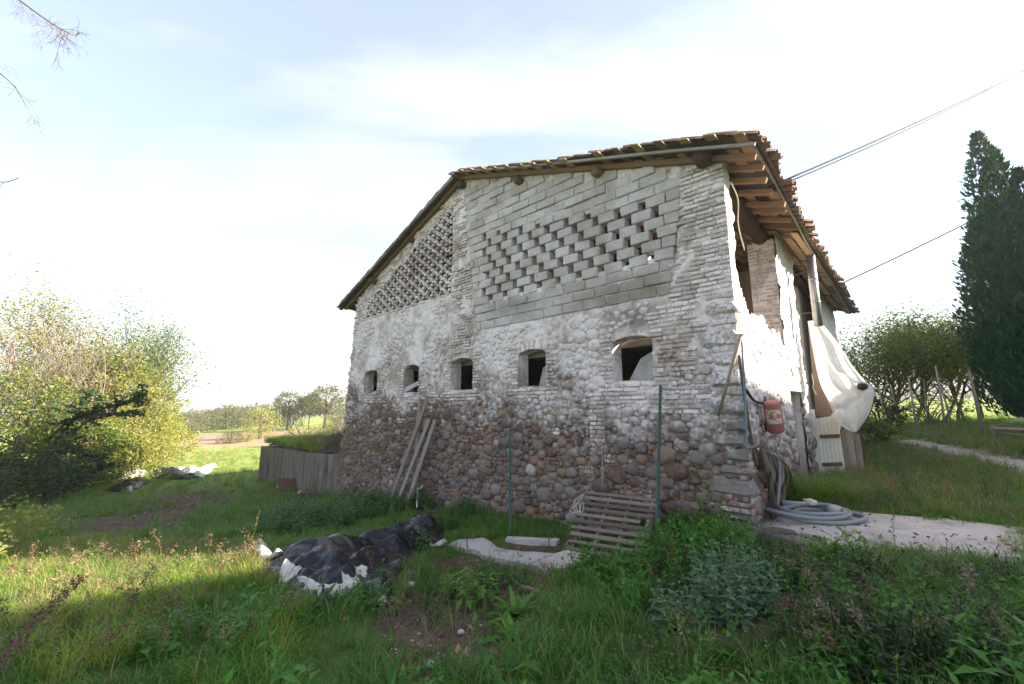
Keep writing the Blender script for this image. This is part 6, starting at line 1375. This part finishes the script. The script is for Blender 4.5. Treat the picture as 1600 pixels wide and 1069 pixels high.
# far trees across the field
def round_tree(seed, rx, mat, n, size):
    g = np.random.default_rng(seed); d = g.normal(0, 1, (n, 3)); d /= np.linalg.norm(d, axis=1)[:, None]; off = g.uniform(0, 50, 3); rad = g.uniform(.35, 1, n) ** .5
    lum = np.array([1 + .30 * noise.noise(Vector(tuple(q * 2.1 + off))) + .2 * noise.noise(Vector(tuple(q * 5 + off))) for q in d]); C = d * (rad * lum)[:, None] * np.array([rx, rx, .36]) + np.array([0, 0, .63])
    C = C[np.array([noise.noise(Vector(tuple(c * 6 + off))) > -.30 for c in C])]; v, f = leafcloud(C, None, size, seed); m = MB(); m.tube([(0, 0, -.05), (.01, 0, .3), (0, .01, .75)], [.03, .022, .008], 7); r = random.Random(seed)
    for _ in range(9): a = r.uniform(0, 6.28); z_ = r.uniform(.28, .5); m.tube([(0, 0, z_), (math.cos(a) * rx * .4, math.sin(a) * rx * .4, z_ + .16), (math.cos(a) * rx * .7, math.sin(a) * rx * .7, z_ + .3)], [.012, .008, .004], 5)
    return m.me('trunk', M['bark'], True), mesh('crown', v, f, L[mat])
fv = [round_tree(70 + i, .36, 'far', 3600, .036) for i in range(4)]
fb_ = [bush_meshes(80 + i, .62, .6, 1.0, m_, 3200, .05, 3, lump=.3) for i, m_ in enumerate(('far', 'far', 'yellow', 'dark'))]
GF = 'trees across the field'
for i, (px, top, Y, wd, lab) in enumerate(((450, 612, 78, 1.15, 'slim leaning tree standing left of the pair on the far rise'), (508, 604, 76, 1.25, 'round crowned larger tree of the far pair by the barn'), (484, 616, 80, 1.0, 'smaller tree of the far pair'))):
    h = htop(top, px, Y) + .4; put_tree('far_tree', *fv[i], P3(px, Y), (h * wd, h * wd, h), lab, 'tree', GF, i)
rf_ = random.Random(77)
for i, (px, top, Y, k, wd, lab) in enumerate(((408, 634, 56, 2, .8, 'yellow bush standing out before the far tree row'), (455, 645, 84, 3, 1.5, 'dark mound like bush below the slim far tree'), (428, 642, 88, 3, 1.3, 'dark bush left of the mound in the far row'), (300, 646, 70, 1, 1.0, 'leftmost bush of the far row'), (318, 640, 80, 0, 1.2, 'hazy bush second from the left in the far row'), (338, 640, 92, 1, 1.2, 'hazy bush third from the left in the far row'), (356, 634, 90, 0, 1.2, 'hazy bush fourth from the left in the far row'),
                                  (374, 634, 96, 1, 1.2, 'hazy bush just left of the yellow one in the far row'), (392, 632, 100, 0, 1.2, 'hazy bush behind the yellow one in the far row'), (524, 650, 66, 1, 1.2, 'green bush against the barn end on the far rise'), (480, 668, 44, 2, 1.6, 'low yellow green bush just above the bunker'), (512, 666, 42, 0, 1.6, 'low green bush above the bunker by the barn'), (366, 676, 50, 1, 1.5, 'low green bush left of the yellow one at the field edge'), (388, 676, 52, 2, 1.2, 'low yellowish bush at the foot of the yellow one'),
                                  (282, 650, 120, 0, 1.6, 'pale distant trees showing beside the big yellow bush'), (262, 648, 140, 1, 1.8, 'pale distant trees partly behind the big yellow bush'), (540, 640, 95, 0, 1.2, 'hazy bush hidden partly by the barn end'))):
    h = htop(top, px, Y) + .3; put_bush('far_bush', fb_[k], P3(px, Y, -.1), lab, 'bush', GF, rf_.uniform(0, 6), (h * wd, h * wd, h))
wood = []; g = np.random.default_rng(9)
for px in range(-100, 1700, 7):
    Y = g.uniform(190, 260); p = P3(px, Y); h = g.uniform(5, 9); k = 60; d = g.normal(0, 1, (k, 3)); d /= np.linalg.norm(d, axis=1)[:, None]; wood.append(np.array(tuple(p)) + d * np.array([3.2, 3.2, h * .5]) * g.uniform(.6, 1.05, k)[:, None] + np.array([0, 0, h * .5]))
v, f = leafcloud(np.concatenate(wood), None, 1.5, 3, .8); ob('distant_wood', mesh('distant_wood', v, f, L['far']), None, 'pale band of distant woodland on the horizon', 'woodland', None, 'stuff')
shr = sprinkle(260, -60, -14, 38, 75, frame_ok); sv = [mk('scrub', stalk(1.1, 600 + i, 160, .35, .3, .8), L['dry']) for i in range(3)]; scatter('scrub', shr, sv, 'thin reddish scrub scattered over the far field', 'scrub', .5, 1.2)
# bare twigs hanging in from a tree outside the picture
bt = empty('bare_tree', (-9.2, 4.6, ht(-9.2, 4.6)), 'bare tree whose thin twigs hang into the upper left corner', 'tree'); b0 = Vector(bt.location); m = MB(); fork = b0 + Vector((.3, .2, 5.2)); m.tube([b0 - Vector((0, 0, .3)), b0.lerp(fork, .5) + Vector((.1, 0, 0)), fork], [.19, .15, .11], 10); ob('trunk', local(bt, m).me('trunk', M['bark'], True), bt)
r = random.Random(8); YB = 5.2; GTW = []
def twigs(px_pts, rad, nsub, seed, first):
    r = random.Random(seed); P = smooth_path([first] + [V3(at_y(x, y, YB + r.uniform(-.1, .1))) for x, y in px_pts], 7); m = MB(); n = len(P); m.tube(P, [rad * (1 - .85 * k / n) + .003 for k in range(n)], 6, False)
    def sub(p, d, ln, rd, lv):
        q = p; pts = [p]; dd = d
        for k in range(5): dd = (dd + Vector((r.gauss(0, .22), r.gauss(0, .22), r.gauss(-.07, .2)))).normalized(); q = q + dd * ln / 5; pts.append(q)
        m.tube(pts, [rd * (1 - .12 * k) for k in range(6)], 4, False)
        if lv < 2:
            for _ in range(5 if lv == 0 else 3): i = r.randrange(1, 5); sub(pts[i], (dd + Vector((r.gauss(0, .8), r.gauss(0, .5), r.gauss(-.2, .6)))).normalized(), ln * r.uniform(.3, .6), rd * .6, lv + 1)
    for _ in range(nsub):
        i = r.randrange(n // 3, n); t = (P[min(i + 1, n - 1)] - P[i - 1]).normalized(); sub(P[i], (t * .5 + Vector((r.gauss(.1, .5), r.gauss(0, .4), r.gauss(-.55, .5)))).normalized(), r.uniform(.25, .6), .0036, 0)
    ob('branch', local(bt, m).me('branch', M['twig'], True), bt)
twigs([(-60, -70), (30, 0), (80, 36), (108, 52)], .015, 16, 1, fork); twigs([(-90, 60), (-10, 108), (22, 135), (38, 160)], .009, 6, 2, fork); twigs([(-90, 230), (-10, 282), (30, 278)], .007, 2, 3, fork)
# tall trees beyond the right edge, shading the track and the cypress
for i, (x, y, h) in enumerate(((40, 13.0, 19), (45, 16, 19), (50, 20, 17))):
    tm = round_tree(95 + i, .30, 'dark', 9000, .035); put_tree('tall_tree', *tm, (x, y, ht(x, y)), float(h), ('tall dark tree beside the farmhouse', 'tall dark tree between the other two beyond the track', 'tall dark tree farthest up the track')[i], 'tree', 'tall trees beyond the track')
# grass creeping over the edges of the concrete
pp = Z_PATH; ed = []
for a_, b_ in zip(pp, np.roll(pp, -1, 0)):
    n = int(np.linalg.norm(b_ - a_) * 26)
    for _ in range(n): q = a_ + (b_ - a_) * nrng.random() + nrng.normal(0, .07, 2); ed.append((q[0], q[1], ht(q[0], q[1]) + .01))
scatter('edge_grass', np.array(ed), gv + gc + dryv[:1], 'grass and dry weeds creeping over the edge of the concrete', 'grass', .5, 1.3)
# ------------------------------------------------------------------ haze
hzv = MB(); hzv.box(Matrix.Translation((0, 150, 3.0)), 760, 420, 34.0); hm = bpy.data.materials.new('haze_air'); hm.use_nodes = True; hn = hm.node_tree; hn.nodes.clear(); ho = hn.nodes.new('ShaderNodeOutputMaterial'); hp = hn.nodes.new('ShaderNodeVolumePrincipled'); hp.inputs['Color'].default_value = (.9, .94, 1, 1); hp.inputs['Density'].default_value = 0.0007; hp.inputs['Anisotropy'].default_value = .2; hn.links.new(hp.outputs[0], ho.inputs[1]); ob('haze', hzv.me('haze', hm), None, 'thin pale autumn haze over the fields', 'haze', None, 'stuff')
